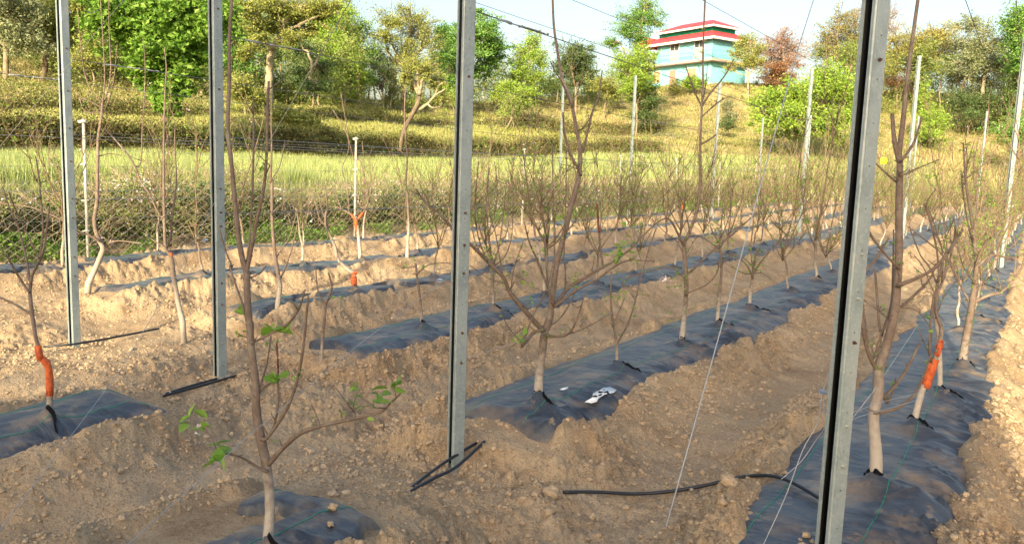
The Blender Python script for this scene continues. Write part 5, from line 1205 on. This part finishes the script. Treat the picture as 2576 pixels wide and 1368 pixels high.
bg('grey_tree', 'airy grey-green tree with a pale bent trunk at the right', 2430, 98, [(2440, 65, 30, 22), (2430, 110, 30, 26), (2475, 110, 35, 26), (2440, 155, 40, 30), (2490, 160, 38, 32), (2410, 190, 30, 25), (2520, 120, 30, 28), (2470, 210, 40, 24), (2530, 170, 30, 28)], 'grey', m_btp, .2, .2, 11000, trunks=[([(2415, 300), (2416, 240), (2428, 200), (2455, 170), (2465, 130)], 9, 4), ([(2470, 260), (2475, 200), (2490, 150)], 8, 4)])
bg('broadleaf_tree', 'dense bright green tree at the right edge', 2572, 92, [(2570, 60, 35, 35), (2590, 110, 35, 40), (2560, 150, 26, 35), (2580, 200, 30, 35), (2600, 30, 35, 25), (2550, 40, 28, 26)], 'mid', m_btd, .3, .22, 9000)
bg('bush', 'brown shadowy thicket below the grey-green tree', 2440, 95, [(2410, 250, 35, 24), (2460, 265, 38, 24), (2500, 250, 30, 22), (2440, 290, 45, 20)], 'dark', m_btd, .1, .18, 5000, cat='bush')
bg('bush', 'wide-spreading dark shrub at the right edge', 2550, 80, [(2545, 325, 38, 18), (2575, 345, 30, 15), (2580, 300, 30, 25)], 'mid', m_btp, .08, .2, 4000, cat='bush')
bg('bush', 'green shrub growing at the foot of the slope right of the tall sunlit post', 2345, 88, [(2330, 270, 28, 26), (2350, 310, 30, 28), (2335, 345, 30, 22), (2320, 230, 16, 20)], 'lime', m_btm, .08, .2, 4200, cat='bush')
bg('bush', 'low dense dark green hedge bush by the end of the right-hand row', 2530, 66, [(2490, 500, 30, 14), (2530, 500, 30, 16), (2570, 500, 30, 16)], 'dark', m_btd, .05, .14, 6000, cat='bush')
bg('bush', 'small grey shrub alone on the golden slope below the house', 1832, 92, [(1832, 265, 17, 18), (1835, 290, 14, 12)], 'grey', m_btm, .06, .18, 1300, cat='bush')
bg('bush', 'dark little shrub low on the golden slope below the house', 1832, 88, [(1832, 312, 16, 12)], 'dark', m_btm, .05, .17, 900, cat='bush')
bg('bush', 'thin dry shrub left of the round bush at the house', 1700, 104, [(1700, 225, 18, 16), (1698, 205, 10, 10)], 'olive', m_btp, .05, .17, 1000, cat='bush')
bg('bush', 'grey-green low shrub at the foot of the ivy-clad tree', 1690, 84, [(1680, 345, 40, 12), (1720, 350, 30, 10)], 'grey', m_btm, .05, .16, 1800, cat='bush')
bg('bush', 'shaggy yellowish bush on the terrace left of the pale trunk', 620, 60, [(600, 215, 35, 26), (640, 250, 30, 20)], 'olive', m_btm, .08, .17, 3500, cat='bush')
bg('bush', 'shaggy bush on the terrace edge right of the pale trunk', 735, 58, [(720, 290, 40, 22), (760, 305, 34, 18)], 'olive', m_btm, .08, .17, 3800, cat='bush')
bg('bush', 'long low bush on the bank right of the climber-covered tree', 520, 52, [(480, 345, 45, 18), (540, 350, 40, 18)], 'olive', m_btm, .06, .15, 3800, cat='bush')
bg('bush', 'brown-green bush on the bank behind the left tree whips', 300, 50, [(270, 350, 45, 18), (330, 345, 40, 20)], 'olive', m_btm, .06, .15, 3500, cat='bush')
bg('broadleaf_tree', 'small yellow-green tree behind the sapling line', 1140, 84, [(1120, 230, 24, 22), (1150, 240, 26, 18), (1100, 210, 18, 18)], 'lime', m_btp, .08, .16, 2500)
bg('bush', 'thin leafless bush before the slender yellow-green tree', 1290, 80, [(1285, 262, 24, 20), (1270, 285, 18, 14)], 'lime', m_btp, .06, .14, 1000, cat='bush')
bg('broadleaf_tree', 'distant small tree behind the gap left of the dark olive tree', 1400, 106, [(1395, 215, 22, 18), (1372, 225, 18, 14)], 'mid', m_btm, .1, .19, 1600)

def woodland():
    cols = [(.08, .14, .03), (.14, .22, .04), (.22, .31, .07), (.30, .36, .10), (.20, .21, .08), (.36, .36, .14)]
    m = mat('woodland_leaves', cols[0], .6, .3, island=cols, trans=.25); b = MB(); t = MB(); g = np.random.default_rng(77)
    def clump(x, r, y, rx, n, ls):
        c = atr(x, y, r); s = r/F*1.1; k = 9
        for _ in range(k):
            d = g.normal(size=3); d /= np.linalg.norm(d); cc = c+d*rx*s*np.array([.9, .9, .8])*g.uniform(.3, 1)
            b.leaves(cc+g.normal(size=(n//k, 3))*rx*s*.26, ls, nrm=d[None]*.5, rg=g)
        return c
    for (x0, x1, n, ya, yb, r0, r1) in ((-150, 360, 60, -40, 130, 88, 112), (150, 460, 30, 60, 215, 70, 86), (330, 900, 120, -30, 232, 88, 112), (440, 900, 70, 90, 262, 72, 88), (880, 1120, 22, 120, 232, 96, 112), (1080, 1330, 22, 90, 240, 98, 112), (1240, 1640, 42, 190, 255, 96, 112), (2050, 2330, 34, 110, 290, 98, 116), (2300, 2700, 60, 130, 285, 98, 118), (560, 1350, 46, 225, 275, 78, 98), (-100, 420, 26, 60, 190, 76, 96)):
        for _ in range(n):
            x = g.uniform(x0, x1); r = g.uniform(r0, r1); y = g.uniform(ya, yb)
            c = clump(x, r, y, g.uniform(22, 42), 560, .22)
            if g.random() < .5:
                z = gz(c[0], c[1])
                if 0 < c[2]-z < 14: t.tube([[c[0]+g.normal()*.5, c[1], z-.3], [c[0]+g.normal()*.3, c[1], (z+c[2])/2], c], [.12, .09, .05], 5, False)
    o = b.build('woodland', m, smooth=False, kind='stuff', label='mixed green woodland massed along the crest behind the single trees', category='woodland')
    t.build('trunks', m_btm, o)
woodland()

# ------------------------------------------------------------------ house on the hill
def house():
    mw = mat('wall_paint', (.20, .52, .60), .8, .3, noise=[(.8, (.18, .48, .57), .4, .7)])
    mw2 = mat('wall_paint_low', (.22, .56, .63), .8, .3, noise=[(.8, (.20, .51, .59), .4, .7)])
    mr = mat('red_roof', (.55, .06, .075), .6, .4, noise=[(1.5, (.55, .06, .07), .4, .7)])
    mf = mat('fascia', (.80, .74, .66), .7, .3); mg = mat('clerestory', (.0, .35, .22), .6, .3)
    ms = mat('slab', (.48, .33, .30), .8, .2); mrail = mat('railing', (.10, .30, .36), .6, .3); mwd = mat('shutter', (.52, .30, .20), .6, .3, noise=[(6, (.44, .24, .16), .4, .7)])
    md = mat('door_wood', (.45, .22, .17), .6, .3); mgl = mat('window_glass', (.05, .06, .07), .12, .6); mcr = mat('cream_panel', (.70, .55, .38), .7, .3)
    C = atr(1787, 206, 111); C[2] -= .3
    va = azof(1787, 200); a = va-math.radians(47)            # along the left face
    u = np.array([math.sin(a), math.cos(a), 0]); v = np.array([math.sin(a+math.pi/2), math.cos(a+math.pi/2), 0]); w = np.array([0, 0, 1.])
    Lu, Lv, h1, h2_ = 12.4, 6.6, 2.85, 2.8
    root = empty('house', C, label='two-storey pale blue house with red tiered roof on the hilltop', category='house')
    def W(p): return p[0]*u+p[1]*v+p[2]*w
    def boxm(name, lo, hi, m, par=root):
        lo, hi = np.array(lo), np.array(hi); b = MB(); c = (lo+hi)/2; sz = hi-lo
        b.box((0, 0, 0), sz); R = np.stack([u, v, w], 1); b.v = [x @ R.T+W(c) for x in b.v]; return b.build(name, m, par, local=True, smooth=False)
    boxm('ground_floor_wall', (0, 0, -2), (Lu, Lv, h1), mw2)
    boxm('balcony_slab', (-1.1, -1.1, h1), (Lu+.3, Lv+1, h1+.28), ms)
    z2_ = h1+.28; boxm('upper_floor_wall', (0, 0, z2_), (Lu-2.6, Lv, z2_+h2_), mw)
    boxm('upper_back_wall', (Lu-2.6, 2.2, z2_), (Lu, Lv, z2_+h2_), mw)
    # roof tiers
    def hip(name, lo, hi, z0, z1, inset, m, th=.0):
        a0 = [(lo[0], lo[1]), (hi[0], lo[1]), (hi[0], hi[1]), (lo[0], hi[1])]; b0 = [(lo[0]+inset, lo[1]+inset), (hi[0]-inset, lo[1]+inset), (hi[0]-inset, hi[1]-inset), (lo[0]+inset, hi[1]-inset)]
        V = [W((*p, z0)) for p in a0]+[W((*p, z1)) for p in b0]+[W((*p, z0-.12)) for p in a0]
        b = MB(); b.add(V, q=[[i, (i+1) % 4, 4+(i+1) % 4, 4+i] for i in range(4)]+[[4, 5, 6, 7], [8, 11, 10, 9]]+[[i, 8+i, 8+(i+1) % 4, (i+1) % 4] for i in range(4)]); return b.build(name, m, root, local=True, smooth=False)
    ze = z2_+h2_
    hip('roof', (-.95, -.95), (Lu+.95, Lv+.95), ze+.02, ze+1.15, 2.2, mr)
    for nm, lo, hi in (('fascia', (-.99, -.99, ze-.32), (Lu+.99, -.94, ze-.02)), ('fascia', (-.99, -.93, ze-.32), (-.94, Lv+.99, ze-.02))): boxm(nm, lo, hi, mf)
    boxm('clerestory', (1.2, 1.2, ze+1.05), (Lu-1.2, Lv-1.2, ze+1.75), mg)
    zr = ze+1.75
    lo, hi = (.35, .35), (Lu-.35, Lv-.35); rl = (Lv-.7)/2
    V = [W((lo[0], lo[1], zr)), W((hi[0], lo[1], zr)), W((hi[0], hi[1], zr)), W((lo[0], hi[1], zr)), W((lo[0]+rl, Lv/2, zr+1.25)), W((hi[0]-rl, Lv/2, zr+1.25))]
    b = MB(); b.add(V, q=[[0, 1, 5, 4], [2, 3, 4, 5], [3, 2, 1, 0]], t=[[1, 2, 5], [3, 0, 4]]); b.build('upper_roof', mr, root, local=True, smooth=False)
    for lo_, hi_ in (((.31, .31, zr-.25), (Lu-.31, .36, zr-.01)), ((.31, .37, zr-.25), (.36, Lv-.31, zr-.01))): boxm('upper_fascia', lo_, hi_, mf)
    boxm('red_gable', (Lu-.6, -1.05, ze-.25), (Lu+.9, 1.5, ze+1.1), mr)
    # openings of the left face (v = 0) : u positions from the corner
    def win(name, u0, u1, z0, z1, panel=None):
        f = boxm(name, (u0-.07, -.06, z0-.07), (u1+.07, -.002, z1+.07), mf); n = 2; d = (u1-u0)/n
        for i in range(n): boxm('pane', (u0+i*d+.04, -.075, z0+.04), (u0+(i+1)*d-.04, -.062, z1-.04), mgl if panel is None else panel, f)
    for u0 in (1.5, 6.0):
        win('window', u0, u0+1.6, z2_+1.7, z2_+2.6); boxm('shutter', (u0-.03, -.09, z2_+.45), (u0+1.62, -.004, z2_+1.6), mcr)
    boxm('dark_panel', (Lu-2.55, 2.16, z2_+.5), (Lu-.3, 2.198, z2_+2.6), mgl)  # thin dark sheet on the set-back wall
    win('window', 2.6, 4.2, .9, 2.3, mwd); win('window', 9.3, 10.7, .8, 2.3, mwd)
    d_ = boxm('door', (6.4, -.08, 0), (7.5, -.004, 2.25), md); boxm('handle', (6.52, -.12, 1.0), (6.57, -.082, 1.2), mf, d_)
    # railing along both visible edges of the balcony
    rr = MB()
    for p, q in (((-1.0, -1.0), (Lu+.2, -1.0)), ((-1.0, -1.0), (-1.0, Lv+.9))):
        p, q = np.array(p), np.array(q); L = np.linalg.norm(q-p); n = int(L/.16)
        for zz in (.5, 1.0): rr.tube([W((*p, z2_+zz)), W((*q, z2_+zz))], .03, 4)
        for i in range(n+1):
            x = p+(q-p)*i/n; big = i % 12 == 0
            if big or True: rr.tube([W((*x, z2_)), W((*x, z2_+(1.0 if big else .5)))], .035 if big else .012, 4, False)
    rr.build('railing', mrail, root, local=True)
    for x in (Lu-2.5, Lu-.1): boxm('column', (x, -.1, z2_), (x+.2, .1, ze-.32), mw)
house()

# ------------------------------------------------------------------ house and tree added behind the camera, sized to shade the front of the orchard
def shade_house():
    mw = mat('plaster', (.62, .58, .5), .9, .2, noise=[(.7, (.55, .5, .42), .4, .7)]); mg = mat('dark_glass', (.04, .05, .06), .15, .6); mr = mat('slate', (.2, .2, .2), .8, .3)
    d = np.array([-math.sin(SUN_AZ-math.pi), 0]); a = SUN_AZ-math.pi  # light travels along azimuth a
    f = np.array([math.sin(a), math.cos(a), 0]); s = np.array([math.cos(a), -math.sin(a), 0]); w = np.array([0, 0, 1.])
    p0, p1 = -5.45, 1.45; back = -17.0; Hh = (24-back)*math.tan(SUN_EL)
    root = empty('shade_caster_house', f*back+s*(p0+p1)/2, label='tall plastered house added out of view behind the viewer to shade the front beds', category='house')
    R = np.stack([s, f, w], 1)
    def bx(name, lo, hi, m, par=root):
        lo, hi = np.array(lo, float), np.array(hi, float); b = MB(); b.box((lo+hi)/2, hi-lo); b.v = [x @ R.T for x in b.v]; return b.build(name, m, par, local=True, smooth=False)
    W2 = (p1-p0)/2
    bx('wall', (-W2, -9, -.5), (W2, 0, Hh-.4), mw); bx('roof', (-W2-.05, -9.3, Hh-.397), (W2+.05, .3, Hh), mr)
    g = np.random.default_rng(5); tb, lb = MB(), MB(); side = s*(p0+.1); base = f*(back+1.5)+side; tr = empty('broadleaf_tree', base, label='tall leafy tree added out of view beside the plastered house to dapple its shadow', category='tree')  # unseen tree put in to break up the edge of the house shadow
    tb.tube(spl([[0, 0, -.2], [.1, .1, 4], [-.1, 0, 8], [0, 0, 12.5]], 14), np.linspace(.25, .06, 14), 8)
    for _ in range(90):
        h = g.uniform(3.5, 13); d = g.normal(size=3)*[1, 1, .5]; d /= np.linalg.norm(d); e = np.array([0, 0, h])+d*g.uniform(.5, 1.7); tb.tube([[0, 0, h-.4], e], [.05, .015], 4, False)
        lb.leaves(e+g.normal(size=(60, 3))*.36, .16, rg=g)
    tb.build('trunk', m_btm, tr, local=True); lb.build('crown', m_leaf, tr, local=True, smooth=False)
    for i in range(4):
        for x in (-2.2, 1.2): bx('window', (x, .002, 1+i*3.1), (x+1.1, .05, 2.4+i*3.1), mg)
    bx('door', (-.6, .002, -.4), (.5, .06, 2), mr)
shade_house()
print('trees', used[0], 'polys', sum(len(o.data.polygons) for o in bpy.data.objects if o.type == 'MESH'))
